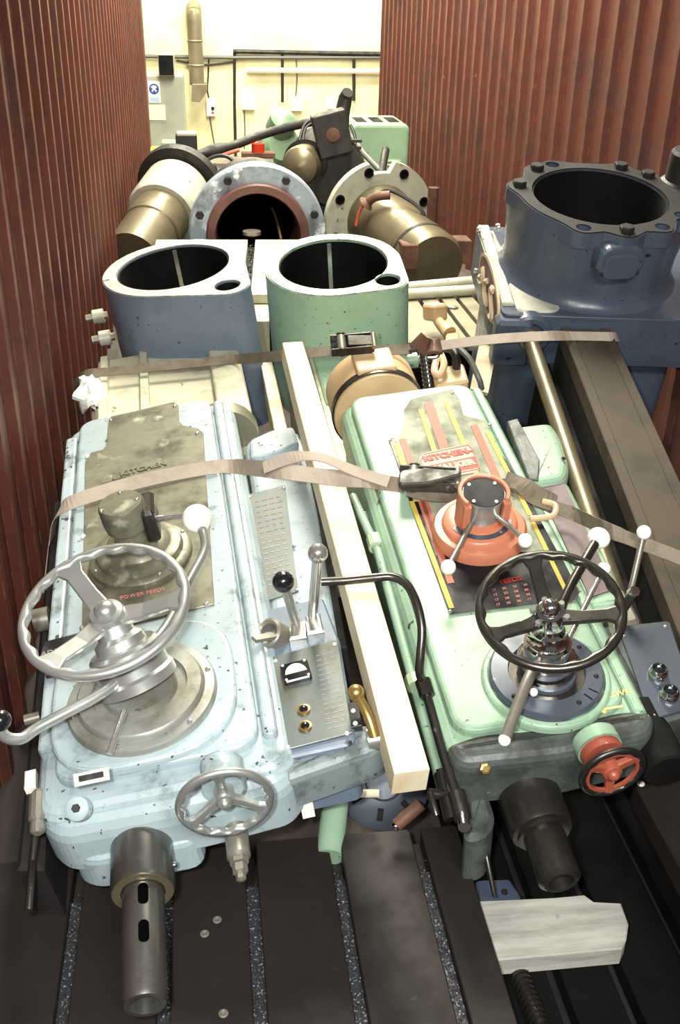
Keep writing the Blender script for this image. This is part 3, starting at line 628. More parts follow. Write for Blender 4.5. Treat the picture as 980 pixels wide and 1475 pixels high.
# cup bezel with flat key, two ball levers on blocks
cc = A.L(398, 918, NC + 0.0); cup = MB().lathe(cc, Vector((-0.5, -0.25, 0.8)), [(0.034, -0.02), (0.034, 0.03), (0.028, 0.034), (0.022, 0.03), (0.020, 0.0), (0, 0.0)], 28).build('key_socket', 'dull_steel', cb)
MB().bar(A.L(406, 914, NC + 0.02), A.L(366, 921, NC + 0.05), 0.018, 0.008).build('flat_key', 'dull_steel', cup)
for (x0_, y0_, x1_, y1_), (bx, by), bm_, rr, kk in (((430, 930, 428, 900), (408, 838), 'black_plastic', 0.023, 0.13), ((456, 922, 450, 890), (458, 797), 'bright_steel', 0.021, 0.16)):
    blk = MB().prism(A.poly([(x0_ - 12, y0_ - 4), (x0_ + 12, y0_ - 8), (x1_ + 12, y1_ - 2), (x1_ - 10, y1_ + 2)], NC + 0.01), NC - 0.01, NC + 0.022, 0.004).build('lever_block', 'white_plastic' if False else 'bright_steel', cb)
    lever(blk, [A.L(x1_, y1_, NC + 0.015), A.L(bx, by, kk)], 0.0105, rr, 'bright_steel', bm_, 'gear_lever')
lb = MB().cyl(A.L(530, 1066, NC - 0.02), A.L(556, 1062, NC - 0.02), 0.024).build('side_lever_hub', 'bright_steel', cb)
lever(lb, [A.L(540, 1062, NC), A.L(530, 1030, NC + 0.03), A.L(513, 998, NC + 0.05)], 0.010, 0.017, 'brass', 'brass', 'side_lever', n=4)
sw = MB().prism(A.poly([(500, 1014), (518, 1010), (522, 1046), (505, 1050)], NC + 0.0), NC - 0.05, NC + 0.004, 0.002).build('switch_block', 'black_plastic', cb)
for x, y in ((509, 1024), (512, 1042)): rivet(sw, A.L(x, y, NC + 0.004), UP, 0.005, 'white_plastic')
# coolant pipe on the left flank
p0 = A.Lv(52, 1170, 0.02)
va = MB().lathe(A.Lv(56, 1160, 0.0), Vector((0, -1, -0.1)), [(0.012, -0.03), (0.018, -0.02), (0.018, 0.03), (0.012, 0.035), (0.014, 0.04), (0.014, 0.055), (0.008, 0.06)], 12, False).build('coolant_valve', 'dull_steel', ma)
MB().tube([A.Lv(55, 1165, 0.0), A.Lv(47, 1240, -0.06), A.Lv(41, 1313, -0.17)], 0.0075, 10).build('coolant_pipe', 'dark_steel', va)
MB().prism(A.poly([(35, 1110), (51, 1106), (51, 1132), (34, 1135)], -0.12), -0.2, -0.12, 0.003).build('terminal_cover', 'white_plastic', ma)
MB().cyl(A.L(36, 1038, -0.08), A.L(58, 1032, -0.08), 0.012).build('side_stub', 'dull_steel', ma)
MB().cyl(A.L(50, 895, -0.06), A.L(72, 890, -0.06), 0.028).build('side_stub', 'dull_steel', ma)
MB().prism(A.poly([(22, 1250), (75, 720), (90, 720), (62, 1250)], -0.14), -0.30, -0.14, 0.01).build('side_guard', 'dark_iron', ma)
MB().lathe((0.21, 1.36, -0.14), Vector((0.05, 1, 0.0)), [(0.105, -0.02), (0.105, 0.04), (0.0, 0.04)], 40).build('motor_flange', 'dirty_plate', ma)
# -- DRILL A END

# ------------------------------------------------------------------ green radial drill (frame B)
mg = thing('radial_drill', 'pale green radial drill with an orange speed dial and striped cover plate', 'drilling machine', B)
RC = Vector((-0.034, 2.277)); RT = -0.067
lug = B.L(559, 404, RT)
out = hull(circle(RC, 0.258, 72) + circle((lug.x, lug.y), 0.075, 40) + [(lug.x + 0.075, lug.y + 0.2)])
slv = holed(out, [circle(RC, 0.206, 64), circle((lug.x, lug.y), 0.046, 28)], -0.62, RT, [0.5, 0.16]).build('column_sleeve', 'green_paint', mg)
rimplate(slv, inset(out, 0.004), [circle(RC, 0.208, 64), circle((lug.x, lug.y), 0.048, 28)], RT, 'machined_rim')
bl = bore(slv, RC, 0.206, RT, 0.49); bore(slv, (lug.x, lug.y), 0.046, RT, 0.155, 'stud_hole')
MB().box((RC.x + 0.015, RC.y + 0.197, RT - 0.20), (0.016, 0.006, 0.38)).build('clamp_slit', 'bright_steel', bl)
MB().lathe((RC.x, RC.y, RT - 0.30), UP, [(0.200, 0), (0.200, 0.012), (0.192, 0.012), (0.192, 0)], 48, closed=True).build('bore_step', 'dark_steel', bl)
NA = -0.34
uL, uR = B.L(412, 520, NA).x, B.L(588, 520, NA).x
MB().prism([(uL, 1.12), (uR, 1.12), (uR, 2.10), (uL, 2.10)], -0.66, NA, 0.006).build('arm', 'cream_iron', mg)
MB().prism(roundpoly([(uL + 0.09, 1.7), (uR - 0.005, 1.7), (uR - 0.005, 2.12), (uL + 0.09, 2.12)], 0.03), NA - 0.05, NA + 0.03, 0.02, steps=3).build('sleeve_foot', 'green_paint', mg)
c = B.L(455, 530, NA + 0.02).x; MB().box((c, 1.62, NA + 0.008), (0.030, 0.9, 0.03)).build('way_strip', 'cream_iron', mg, bevel=0.003)
c = B.L(388, 540, NA + 0.03).x; MB().box((c, 1.58, NA - 0.06), (0.045, 1.0, 0.16)).build('way_strip', 'cream_iron', mg, bevel=0.004)
hexbolt(mg, B.L(420, 470, NA + 0.05), UP, 0.016, 0.02, 'dull_steel')
MB().prism(roundpoly(B.poly([(424, 455), (456, 462), (452, 474), (428, 470)], NA + 0.06), 0.01), NA - 0.02, NA + 0.06, 0.012).build('lug', 'dark_iron', mg)
p = B.L(590, 520, NA - 0.05); b = MB().cyl(p - Vector((0.05, 0, 0)), p + Vector((0.03, 0, 0)), 0.03).build('clamp_boss', 'green_paint', mg); hexbolt(b, p + Vector((0.03, 0, 0)), (1, 0, 0), 0.016, 0.02, 'dull_steel')
# head casting
hb = MB().prism(rrect(-0.178, -0.015, 0.265, 1.295, 0.06), -0.14, -0.026, 0.035, steps=4).build('head_casting', 'green_paint', mg)
MB().prism(rrect(-0.150, 0.035, 0.215, 1.275, 0.05), -0.035, 0.0, 0.012, steps=3).build('raised_face', 'green_paint', hb)
MB().prism(rrect(0.219, 0.02, 0.246, 1.26, 0.012), -0.035, -0.010, 0.010, steps=3).build('side_bead', 'green_paint', hb)
fd0 = B.L(786, 978, 0.0)
MB().prism(circle((fd0.x, fd0.y), 0.134, 56), -0.01, 0.012, 0.009, steps=3).build('dial_pad', 'green_paint', hb)
# greasy front housing
MB().prism(rrect(-0.17, 0.20, 0.255, 1.28, 0.04), -0.32, -0.13).build('lower_casting', 'green_paint', hb)
fp = [(-0.178, 0.03), (-0.16, -0.03), (0.05, -0.045), (0.24, -0.03), (0.268, 0.03), (0.20, 0.045), (0.05, 0.03), (-0.10, 0.045)]
fr = MB().prism(roundpoly(fp, 0.03, 5), -0.145, -0.012, 0.03, steps=4).build('front_housing', 'greasy_casting', hb)
p = B.Lv(699, 1107, -0.040); b = MB().lathe(p, (0, -0.7, 0.7), [(0.011, -0.02), (0.011, 0.006), (0.007, 0.007)], 6, False).build('brass_plug', 'brass', fr)
# cover plate, striped, blackened below
cpx = [(559, 630), (573, 620), (585, 610), (578, 585), (588, 568), (650, 555), (666, 575), (672, 602), (700, 602), (712, 615), (835, 862), (648, 886), (600, 745)]
cpx = [(560, 632), (575, 628), (583, 612), (582, 590), (592, 575), (652, 560), (662, 575), (668, 598), (698, 606), (714, 640), (741, 700), (836, 850), (830, 864), (649, 885), (598, 740)]
cp = MB().prism(B.poly(cpx, 0.004), -0.002, 0.005, 0.001).build('cover_plate', 'worn_print_plate', hb)
MB().prism(B.poly([(622, 800), (700, 795), (806, 795), (834, 852), (829, 863), (649, 884)], 0.006), 0.004, 0.0058).build('feed_chart', 'blackened_plate', cp)
MB().prism(B.poly([(588, 715), (600, 715), (655, 880), (648, 883)], 0.006), 0.004, 0.0057).build('black_border', 'blackened_plate', cp)
MB().prism(B.poly([(722, 655), (733, 665), (834, 850), (826, 858)], 0.006), 0.004, 0.0057).build('black_border', 'blackened_plate', cp)
def stripe(pts, w, mat, nm):
    P = [B.L(x, y, 0.0065) for x, y in pts]; MB().bar(P[0], P[1], w, 0.0012).build(nm, mat, cp)
stripe([(571, 640), (600, 722)], 0.014, 'stripe_yellow', 'print_stripe'); stripe([(580, 632), (628, 770)], 0.018, 'stripe_red', 'print_stripe')
stripe([(606, 590), (640, 690)], 0.014, 'stripe_yellow', 'print_stripe'); stripe([(617, 580), (642, 650)], 0.026, 'stripe_red', 'print_stripe'); stripe([(642, 578), (694, 700)], 0.014, 'stripe_yellow', 'print_stripe')
stripe([(683, 612), (728, 715)], 0.020, 'stripe_red', 'print_stripe'); stripe([(702, 622), (764, 742)], 0.012, 'stripe_yellow', 'print_stripe')
stripe([(593, 722), (651, 876)], 0.012, 'stripe_yellow', 'print_stripe'); stripe([(607, 722), (650, 840)], 0.016, 'stripe_red', 'print_stripe'); stripe([(764, 744), (815, 850)], 0.010, 'stripe_yellow', 'print_stripe')
for x, y in ((649, 881), (598, 720), (562, 634), (706, 612), (652, 566)): rivet(hb, B.L(x, y, 0.006), UP, 0.005)
bd = MB().prism(roundpoly(B.poly([(604, 664), (606, 657), (614, 652), (672, 640), (680, 645), (692, 675), (688, 680), (676, 682), (616, 692)], 0.007), 0.008), 0.005, 0.0078).build('name_badge', 'badge_cream', cp)
MB().prism(B.poly([(611, 672), (684, 657), (690, 673), (618, 687)], 0.008), 0.0075, 0.0085).build('badge_band', 'badge_red', bd)
for a_, b_ in (((606, 664), (612, 654)), ((612, 654), (674, 641)), ((674, 641), (680, 646)), ((680, 646), (691, 675)), ((691, 675), (618, 690)), ((618, 690), (606, 664))):
    MB().bar(B.L(*a_, 0.0082), B.L(*b_, 0.0082), 0.003, 0.001).build('badge_outline', 'badge_red', bd)
xb = B.L(675, 650, 0) - B.L(612, 662, 0)
text('KITCHEN-', 0.030, B.L(645, 655, 0.009), xb, (0, 1, 0), 'badge_red', bd, bold=0.002); text('WALKER', 0.031, B.L(652, 671, 0.009), xb, (0, 1, 0), 'badge_cream', bd, bold=0.002)
text('FEEDS', 0.020, B.L(736, 836, 0.007), xb, (0, 1, 0), 'badge_red', cp)
for r_ in range(4):
    for k in range(5): text(random.choice(['42', '58', '85', '17', '30']), 0.010, B.L(712 + k * 15 + r_ * 2, 850 + r_ * 7 - k * 2.5, 0.007), xb, (0, 1, 0), 'text_pink', cp, 'feed_figure')
# orange speed dial
oc = B.L(690, 772, 0.0); S = Vector((oc.x, oc.y, 0))
sd = MB().lathe(S, UP, [(0.114, 0), (0.114, 0.030), (0.108, 0.038), (0.092, 0.040), (0.089, 0.050), (0.084, 0.054), (0.052, 0.056), (0.048, 0.07)], 56).build('speed_dial', 'orange_paint', mg)
def arc_plate(a0, a1, r0, r1, z, name, mat):
    q = [math.radians(a0 + (a1 - a0) * i / 12) for i in range(13)]
    MB().prism([(S.x + r1 * math.cos(t_), S.y + r1 * math.sin(t_)) for t_ in q] + [(S.x + r0 * math.cos(t_), S.y + r0 * math.sin(t_)) for t_ in q[::-1]], z - 0.003, z + 0.0015).build(name, mat, sd)
arc_plate(195, 345, 0.062, 0.076, 0.055, 'scale_arc', 'slate_panel'); arc_plate(5, 40, 0.062, 0.076, 0.055, 'scale_arc', 'slate_panel')
rivet(sd, S + Vector((0.035, -0.058, 0.056)), UP, 0.004)
MB().lathe(S + Vector((0, 0, 0.05)), UP, [(0.040, 0), (0.040, 0.020), (0.036, 0.024), (0.036, 0.036), (0.044, 0.042)], 32).build('selector_stem', 'dull_steel', sd)
kc = S + Vector((-0.002, 0.0, 0.085)); KX = Vector((0.03, -0.10, 1)).normalized()
kb = MB().lathe(S + Vector((0, 0, 0.055)), KX, [(0.044, 0), (0.046, 0.01), (0.046, 0.075), (0.050, 0.080), (0.050, 0.088), (0, 0.088)], 36).build('selector_knob', 'aluminium', sd)
kt = S + Vector((0, 0, 0.055)) + KX * 0.0885; MB().lathe(kt, KX, [(0.0485, 0), (0.0485, 0.002), (0, 0.0022)], 36).build('knob_plate', 'blackened_plate', kb)
e_, g_, _ = frame_for(KX)
for q in (0.5, 2.2, 3.9, 5.4): rivet(kb, kt + (e_ * math.cos(q) + g_ * math.sin(q)) * 0.041 + KX * 0.002, KX, 0.0045, 'white_plastic')
TK = Matrix((e_, g_, KX)).transposed().to_4x4(); TK.translation = S + Vector((0, 0, 0.05))
back = math.degrees(math.atan2(g_.y, e_.y)); q = [math.radians(back - 125 + 250 * i / 24) for i in range(25)]
MB().prism([(0.062 * math.cos(t_), 0.062 * math.sin(t_)) for t_ in q] + [(0.0515 * math.cos(t_), 0.0515 * math.sin(t_)) for t_ in q[::-1]], 0.0, 0.100, 0.002, T=TK).build('knob_shroud', 'orange_paint', sd)
for t_ in (q[0], q[-1]): MB().box((0.058 * math.cos(t_), 0.058 * math.sin(t_), 0.055), (0.018, 0.018, 0.07), TK).build('knob_lug', 'orange_paint', sd, bevel=0.003)
lever(sd, [S + Vector((-0.02, -0.02, 0.08)), B.L(646, 817, 0.085)], 0.0065, 0.0175, 'dull_steel', 'white_plastic', 'selector_lever')
lever(sd, [S + Vector((0.02, -0.01, 0.09)), B.L(757, 779, 0.075)], 0.0065, 0.0175, 'bright_steel', 'white_plastic', 'selector_lever')
# feed hub
fc = Vector((fd0.x, fd0.y, 0.0))
fd = MB().lathe(fc, UP, [(0.122, 0.008), (0.122, 0.012), (0.118, 0.012), (0.118, 0.020), (0.114, 0.026), (0.080, 0.028), (0.078, 0.020), (0.062, 0.020), (0.060, 0.03)], 64).build('feed_dial', 'slate_panel', mg)
for q, r_ in ((-0.35, 0.1), (-1.2, 0.1), (-2.6, 0.1), (0.5, 0.1), (2.4, 0.1)): rivet(fd, fc + Vector((r_ * math.cos(q), r_ * math.sin(q), 0.027)), UP, 0.0055, 'dark_iron')
for q in (-0.75, -0.95): MB().bar(fc + Vector((0.092 * math.cos(q), 0.092 * math.sin(q), 0.0275)), fc + Vector((0.112 * math.cos(q), 0.112 * math.sin(q), 0.0265)), 0.003, 0.001).build('index_mark', 'black_plastic', fd)
MB().lathe(fc, UP, [(0.078, 0.018), (0.078, 0.022), (0.062, 0.022)], 48).build('dark_ring', 'dark_steel', fd)
wc = Vector((0.062, 0.144, 0.20)); wax = Vector((-0.09, -0.131, 1)).normalized(); bs = fc + Vector((0, 0.005, 0.02)); hubp = wc - wax * 0.025
MB().lathe(bs, hubp - bs, [(0.060, 0), (0.060, 0.045), (0.054, 0.052), (0.048, 0.056), (0.048, 0.085), (0.043, 0.088), (0.043, 0.094), (0.040, 0.097), (0.034, 0.108), (0.034, 0.118), (0.027, 0.122), (0.024, 0.15)], 40).build('feed_barrel', 'chrome', fd)
hw = handwheel(mg, wc, wax, 0.136, 0.0115, [88, 195, 340], 'dark_steel', 'dark_steel', 'chrome', hub_r=0.030, hub_h=0.05, dish=0.025, waves=18, wave=0.006, sw=0.034, ref=(1, 0, 0))
MB().ball(wc + wax * 0.002, 0.021, 20, 10, axis=wax).build('hub_dome', 'chrome', hw)
for k in range(6): q = k * math.pi / 3; e_, g_, _ = frame_for(wax); hexbolt(hw, wc - wax * 0.022 + (e_ * math.cos(q) + g_ * math.sin(q)) * 0.034, wax, 0.007, 0.012, 'bright_steel', 'hub_bolt')
lever(fd, [bs + Vector((0.0, 0.0, 0.03)), B.L(769, 962, 0.09), B.L(727, 1066, 0.07)], 0.0115, 0.012, 'dull_steel', 'white_plastic', 'capstan_lever', n=4)
o = lever(fd, [bs + Vector((0.02, 0.02, 0.06)), B.L(812, 866, 0.10), B.L(850, 795, 0.12), B.L(863, 775, 0.125)], 0.011, 0.026, 'dark_steel', 'white_plastic', 'capstan_lever', n=3, k=0.85)
lever(fd, [bs + Vector((0.03, 0.0, 0.05)), B.L(870, 819, 0.09)], 0.006, 0.0155, 'bright_steel', 'white_plastic', 'capstan_lever')
MB().ball(B.L(769, 997, 0.045), 0.009, 12, 8).build('pull_knob', 'white_plastic', fd)
# chalk mark
ys = B.L(905, 1000, 0) - B.L(865, 1008, 0)
text('DOWN', 0.021, B.L(888, 1000, 0.0010), ys, (0, 1, 0), 'marker_yellow', hb, 'chalk_word', ext=0.0004)
MB().bar(B.L(898, 1017, 0.001), B.L(868, 1022, 0.001), 0.005, 0.001).build('chalk_arrow', 'marker_yellow', hb); MB().prism(B.poly([(862, 1024), (872, 1017), (873, 1028)], 0.0), -0.001, 0.0015).build('chalk_arrow_head', 'marker_yellow', hb)
# spindle
sp = B.Lv(764, 1150, -0.045); SX, SN = sp.x, sp.z
def on_axis_b(y):
    lo, hi = -1.3, 0.5
    for _ in range(50):
        m_ = (lo + hi) / 2; q = ROT.transposed() @ (B.w((SX, m_, SN)) - CAM)
        if CY - F_PX * q.y / -q.z < y: hi = m_
        else: lo = m_
    return m_
v1, v2 = on_axis_b(1200), on_axis_b(1272)
MB().lathe((SX, 0.0, SN), AX, [(0.064, 0), (0.064, -v1 - 0.010), (0.061, -v1 - 0.002), (0.052, -v1), (0.052, -v1 + 0.008), (0.040, -v1 + 0.010)], 44).build('spindle_quill', 'dark_steel', mg)
MB().lathe((SX, v1 + 0.02, SN), AX, [(0.042, 0), (0.042, v1 - v2 + 0.012), (0.033, v1 - v2 + 0.020), (0.026, v1 - v2 + 0.020), (0.020, v1 - v2 - 0.04), (0, v1 - v2 - 0.04)], 40).build('spindle_nose', 'dark_steel', mg)
# red front handwheel
hc = B.Lv(882, 1112, -0.105); rax = Vector((0.05, -1, 0.05))
rh = handwheel(mg, hc, rax, 0.060, 0.0085, [30, 150, 270], 'dark_steel', 'red_handwheel_paint', 'red_handwheel_paint', hub_r=0.020, hub_h=0.03, dish=0.006, waves=12, wave=0.004, sw=0.022, name='front_handwheel', ref=(1, 0, 0))
MB().lathe(hc, rax, [(0.054, -0.003), (0.054, 0.004), (0.048, 0.004), (0.048, -0.003)], 40, closed=True).build('inner_rim', 'red_handwheel_paint', rh)
MB().cyl(hc - rax * 0.035, hc - rax * 0.055, 0.042, seg=32).build('wheel_collar', 'red_handwheel_paint', rh); MB().cyl(hc - rax * 0.055, hc - rax * 0.085, 0.046, seg=32).build('wheel_boss', 'green_paint', rh); MB().cyl(hc, hc - rax * 0.07, 0.014).build('wheel_shaft', 'dark_steel', rh)
# right shoulder: motor box, dark plate, push button panel, ball lever
NS = -0.03
mb_ = MB().prism(roundpoly(B.poly([(738, 612), (795, 605), (808, 625), (822, 668), (818, 690), (762, 700)], NS), 0.03), -0.26, NS, 0.025, steps=4).build('motor_box', 'green_paint', mg)
MB().prism(B.poly([(731, 606), (746, 602), (778, 662), (776, 690), (762, 690)], NS + 0.006), NS - 0.03, NS + 0.006, 0.003).build('chipped_strip', 'greasy_casting', mb_)
hexbolt(mb_, B.L(812, 661, NS + 0.001), UP, 0.006, 0.004, 'black_plastic')
sh = MB().prism(roundpoly(B.poly([(760, 700), (818, 690), (910, 870), (842, 880)], -0.05), 0.02), -0.28, -0.05, 0.02, steps=3).build('side_gearbox', 'green_paint', mg)
MB().prism(B.poly([(776, 705), (812, 697), (886, 850), (850, 862)], -0.05), -0.052, -0.045).build('print_plate', 'purple_plate', sh)
pb = MB().prism(roundpoly(B.poly([(868, 900), (966, 890), (1010, 1020), (942, 1044)], -0.05), 0.01), -0.22, -0.05, 0.01).build('push_button_box', 'greasy_casting', mg)
pn = MB().prism(B.poly([(893, 912), (964, 897), (1004, 1018), (938, 1038)], -0.048), -0.055, -0.044, 0.001).build('push_button_panel', 'slate_panel', pb)
for x, y in ((948, 973), (964, 1004)):
    c0 = B.L(x, y, -0.044); b = MB().lathe(c0, UP, [(0.021, -0.002), (0.021, 0.010), (0.018, 0.014), (0.019, 0.018), (0.016, 0.024), (0.014, 0.024), (0.013, 0.016), (0, 0.016)], 28).build('button_bezel', 'chrome', pn); MB().lathe(c0 + UP * 0.016, UP, [(0.0128, 0), (0.0128, 0.002), (0, 0.003)], 20).build('push_button', 'black_plastic', b)
for x, y in ((899, 917), (959, 903), (942, 1031)): rivet(pn, B.L(x, y, -0.044), UP, 0.005)
lbx = MB().prism(roundpoly(B.poly([(868, 850), (900, 845), (925, 895), (880, 905)], -0.06), 0.015), -0.2, -0.06, 0.01).build('lever_box', 'dull_steel', mg)
lever(lbx, [B.L(895, 882, -0.05), B.L(906, 862, 0.0), B.L(928, 767, 0.12)], 0.007, 0.0165, 'dull_steel', 'white_plastic', 'ball_lever', n=3)
MB().cyl(B.L(890, 890, -0.05), B.L(913, 853, 0.03), 0.011).build('pivot_arm', 'dark_steel', lbx); MB().lathe(B.L(913, 853, 0.03), (0.2, -0.5, 1), [(0.012, -0.01), (0.012, 0.008), (0.006, 0.009)], 12).build('pivot_pin', 'chrome', lbx)
# black hose drum to the right of the red wheel
MB().lathe(B.Lv(945, 1080, -0.02), AX, [(0.048, -0.10), (0.048, 0.05), (0.044, 0.055), (0, 0.055)], 32).build('motor_end', 'black_recess', mg)
# coolant pipework on the left flank: two green pipes, bent dark pipe with cock
gp = MB().tube([B.L(508, 715, -0.05), B.L(524, 750, -0.05), B.L(545, 795, -0.06), B.L(590, 960, -0.08), B.L(632, 1115, -0.10)], 0.012, 12).build('green_pipe', 'green_paint', mg)
for x, y in ((541, 783), (598, 984)): MB().cyl(B.L(x - 2, y - 8, -0.06), B.L(x + 2, y + 6, -0.06), 0.021, seg=10, smooth=False).build('pipe_union', 'pale_green_paint', gp)
MB().tube([B.L(525, 740, -0.09), B.L(560, 850, -0.10), B.L(640, 1150, -0.13)], 0.010, 10).build('green_pipe', 'green_paint', mg)
bp = MB().tube([B.L(463, 838, 0.15), B.L(500, 836, 0.15), B.L(540, 832, 0.15), B.L(566, 831, 0.15), B.L(586, 842, 0.145), B.L(600, 868, 0.13), B.L(608, 905, 0.10), B.L(606, 945, 0.06), B.L(605, 970, 0.03), B.L(613, 993, 0.0), B.L(640, 1090, -0.04), B.L(664, 1165, -0.07)], 0.0095, 12, n=5).build('bent_coolant_pipe', 'dark_steel', mg)
MB().cyl(B.L(609, 980, 0.005), B.L(616, 1003, -0.005), 0.017, seg=8, smooth=False).build('swivel_joint', 'dark_steel', bp)
ck = MB().cyl(B.L(657, 1140, -0.06), B.L(668, 1182, -0.08), 0.017, seg=16).build('cock_body', 'dark_steel', bp); MB().cyl(B.L(666, 1170, -0.075), B.L(669, 1192, -0.06), 0.012, seg=12).build('cock_cap', 'chrome', ck)
vb = MB().cyl(B.L(636, 1110, -0.10), B.L(652, 1180, -0.13), 0.018, seg=14).build('valve_body', 'dark_steel', mg)
MB().cyl(B.L(646, 1145, -0.11), B.L(618, 1143, -0.10), 0.011).build('valve_stem', 'dark_steel', vb); MB().tube([B.L(620, 1143, -0.09), B.L(625, 1160, -0.09), B.L(629, 1174, -0.10)], 0.007).build('valve_handle', 'dark_steel', vb)
MB().tube([B.Lv(688, 1180, -0.03), B.Lv(697, 1215, -0.08), B.Lv(713, 1292, -0.16)], [0.010, 0.007, 0.0045], 10).build('drip_pipe', 'dark_steel', vb)
MB().prism(roundpoly(B.poly([(672, 1145), (700, 1130), (715, 1180), (700, 1205), (668, 1210)], -0.14), 0.02), -0.30, -0.14, 0.012).build('pipe_bracket', 'greasy_casting', mg)
# -- DRILL B END

# ------------------------------------------------------------------ large dark blue radial arm at the right (frame G)
mc_ = thing('arm_casting', 'large dark blue drill arm with wide bolted bore and long iron slide', 'machine arm', G)
RC = Vector((0.135, 0.405)); RT = 0.308
lugs = [math.degrees(math.atan2(q.y - RC.y, q.x - RC.x)) for q in (G.L(x, y, RT) for x, y in ((768, 243), (744, 268), (896, 241), (946, 250), (896, 326), (798, 240), (841, 329), (952, 327)))] + [-20, 12]
def rad(a):
    r = 0.272
    for l in lugs:
        d = (a - l + 180) % 360 - 180; r = max(r, 0.272 + 0.040 * math.exp(-(d / 11) ** 2))
    return r
out = [(RC.x + rad(a) * math.cos(math.radians(a)), RC.y + rad(a) * math.sin(math.radians(a))) for a in range(0, 360, 4)]
holes = [circle(RC, 0.226, 64)]
for x, y in ((798, 240), (841, 329), (952, 327), (985, 312)):
    p = G.L(x, y, RT); d = Vector((p.x - RC.x, p.y - RC.y)).normalized() * 0.272; holes.append(circle((RC.x + d.x, RC.y + d.y), 0.024, 20))
sl = holed(out, holes, RT - 0.05, RT, [0.64] + [0.045] * 4, False).build('sleeve_flange', 'deep_blue_paint', mc_)
rimplate(sl, inset(out, 0.004), holes, RT, 'dark_iron')
# body under the flange: tapering drum with a wide fillet onto the block
mb = MB(); vs, fs = [], []; prof = ((0.0, 0.0), (-0.03, -0.002), (-0.08, -0.004), (-0.16, -0.006), (-0.20, -0.004), (-0.235, 0.0), (-0.262, 0.022), (-0.272, 0.05))
for dz, dr in prof:
    w_ = max(0, 1 + dz / 0.26)
    for a in range(0, 360, 4):
        r = (rad(a) * w_ + 0.285 * (1 - w_)) + dr; vs.append((RC.x + r * math.cos(math.radians(a)), RC.y + r * math.sin(math.radians(a)), RT - 0.004 + dz))
for k in range(len(prof) - 1):
    for i in range(90): fs.append((k * 90 + i, k * 90 + (i + 1) % 90, (k + 1) * 90 + (i + 1) % 90, (k + 1) * 90 + i))
mb.add(vs, fs, True).build('sleeve_drum', 'deep_blue_paint', mc_)
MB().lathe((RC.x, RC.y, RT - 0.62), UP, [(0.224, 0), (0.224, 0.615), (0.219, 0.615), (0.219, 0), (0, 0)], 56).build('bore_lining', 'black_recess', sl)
for x, y in ((768, 243), (744, 268), (896, 241), (946, 250), (896, 326)):
    p = G.L(x, y, RT); d = Vector((p.x - RC.x, p.y - RC.y)).normalized() * 0.268; hexbolt(sl, (RC.x + d.x, RC.y + d.y, RT), UP, 0.024, 0.022, 'dark_iron')
# boss on the front of the drum
bc = G.Lv(890, 372, RC.y - 0.29); T = Matrix.Translation(bc) @ Matrix.Rotation(math.radians(8), 4, 'Z') @ Matrix.Rotation(math.radians(90), 4, 'X')
bb = MB().prism(rrect(-0.078, -0.055, 0.078, 0.055, 0.05), -0.02, 0.035, 0.012, T=T, steps=3).build('pad_boss', 'deep_blue_paint', mc_)
MB().prism(rrect(-0.058, -0.055, 0.058, 0.03, 0.03), 0.03, 0.042, 0.006, T=T, steps=2).build('pad_cover', 'deep_blue_paint', bb)
for dx in (-0.058, 0.058): rivet(bb, T @ Vector((dx, -0.035, 0.034)), (0, -1, 0.1), 0.007, 'dark_iron')
# block
bk = holed(roundpoly([(-0.20, 0.085), (0.75, 0.06), (0.75, 0.73), (-0.20, 0.73)], 0.02, 3), [circle(RC, 0.23, 64)], -0.14, 0.04, [0.39], False).build('arm_block', 'deep_blue_paint', mc_, bevel=0.012)
MB().prism([(-0.195, 0.14), (-0.155, 0.14), (-0.155, 0.72), (-0.195, 0.72)], 0.035, 0.052, 0.004).build('machined_edge', 'cream_iron', bk)
MB().prism(roundpoly([(-0.15, 0.1), (-0.02, 0.1), (0.03, 0.2), (-0.12, 0.45), (-0.15, 0.7)], 0.03), 0.03, 0.046, 0.006).build('pale_glare_web', 'flange_grey', bk)  # pale grey stands in for glare on the blue block top
hexbolt(bk, G.L(756, 410, 0.046), UP, 0.008, 0.006, 'bright_steel')
for x, y in ((717, 327), (690, 331), (686, 391), (717, 423)): rivet(bk, G.Lu(x, y, -0.2), (-1, 0, 0), 0.012, 'bright_steel', 'side_bolt')
MB().prism(roundpoly([(-0.22, 0.05), (-0.10, 0.05), (-0.10, 0.12), (-0.22, 0.12)], 0.015), -0.13, 0.03, 0.012).build('front_lug', 'deep_blue_paint', bk)
rb = G.L(758, 470, -0.02); MB().lathe((-0.105, 0.07, -0.03), (0, -1, 0), [(0.075, -0.05), (0.075, 0.0), (0.066, 0.008), (0.050, 0.008), (0.046, -0.01), (0, -0.01)], 32).build('bar_socket', 'deep_blue_paint', bk)
# oval badge on the left flank
p = G.Lu(705, 414, -0.205); mbp = MB(); n_ = 36
def oval(rv, rn, u0, u1): 
    return [(u, p.y + rv * math.cos(2 * math.pi * i / n_), p.z + rn * math.sin(2 * math.pi * i / n_)) for u in (u0, u1) for i in range(n_)], [(i, (i + 1) % n_, n_ + (i + 1) % n_, n_ + i) for i in range(n_)] + [tuple(range(n_)), tuple(range(n_, 2 * n_))]
bd = MB().add(*oval(0.205, 0.078, -0.200, -0.209)).build('badge', 'badge_cream', mc_)
MB().add(*oval(0.190, 0.068, -0.205, -0.2105)).build('badge_field', 'red_oxide', bd)
for k, s_ in enumerate((-0.11, 0.0, 0.11)):
    c0 = Vector((-0.2115, p.y + s_, p.z)); MB().tube([c0 + Vector((0, 0.04 * math.sin(t_), 0.045 * math.cos(t_ * 0.5 + k))) for t_ in [i * 0.52 for i in range(13)]], 0.011, 6).build('badge_scroll', 'badge_cream', bd)
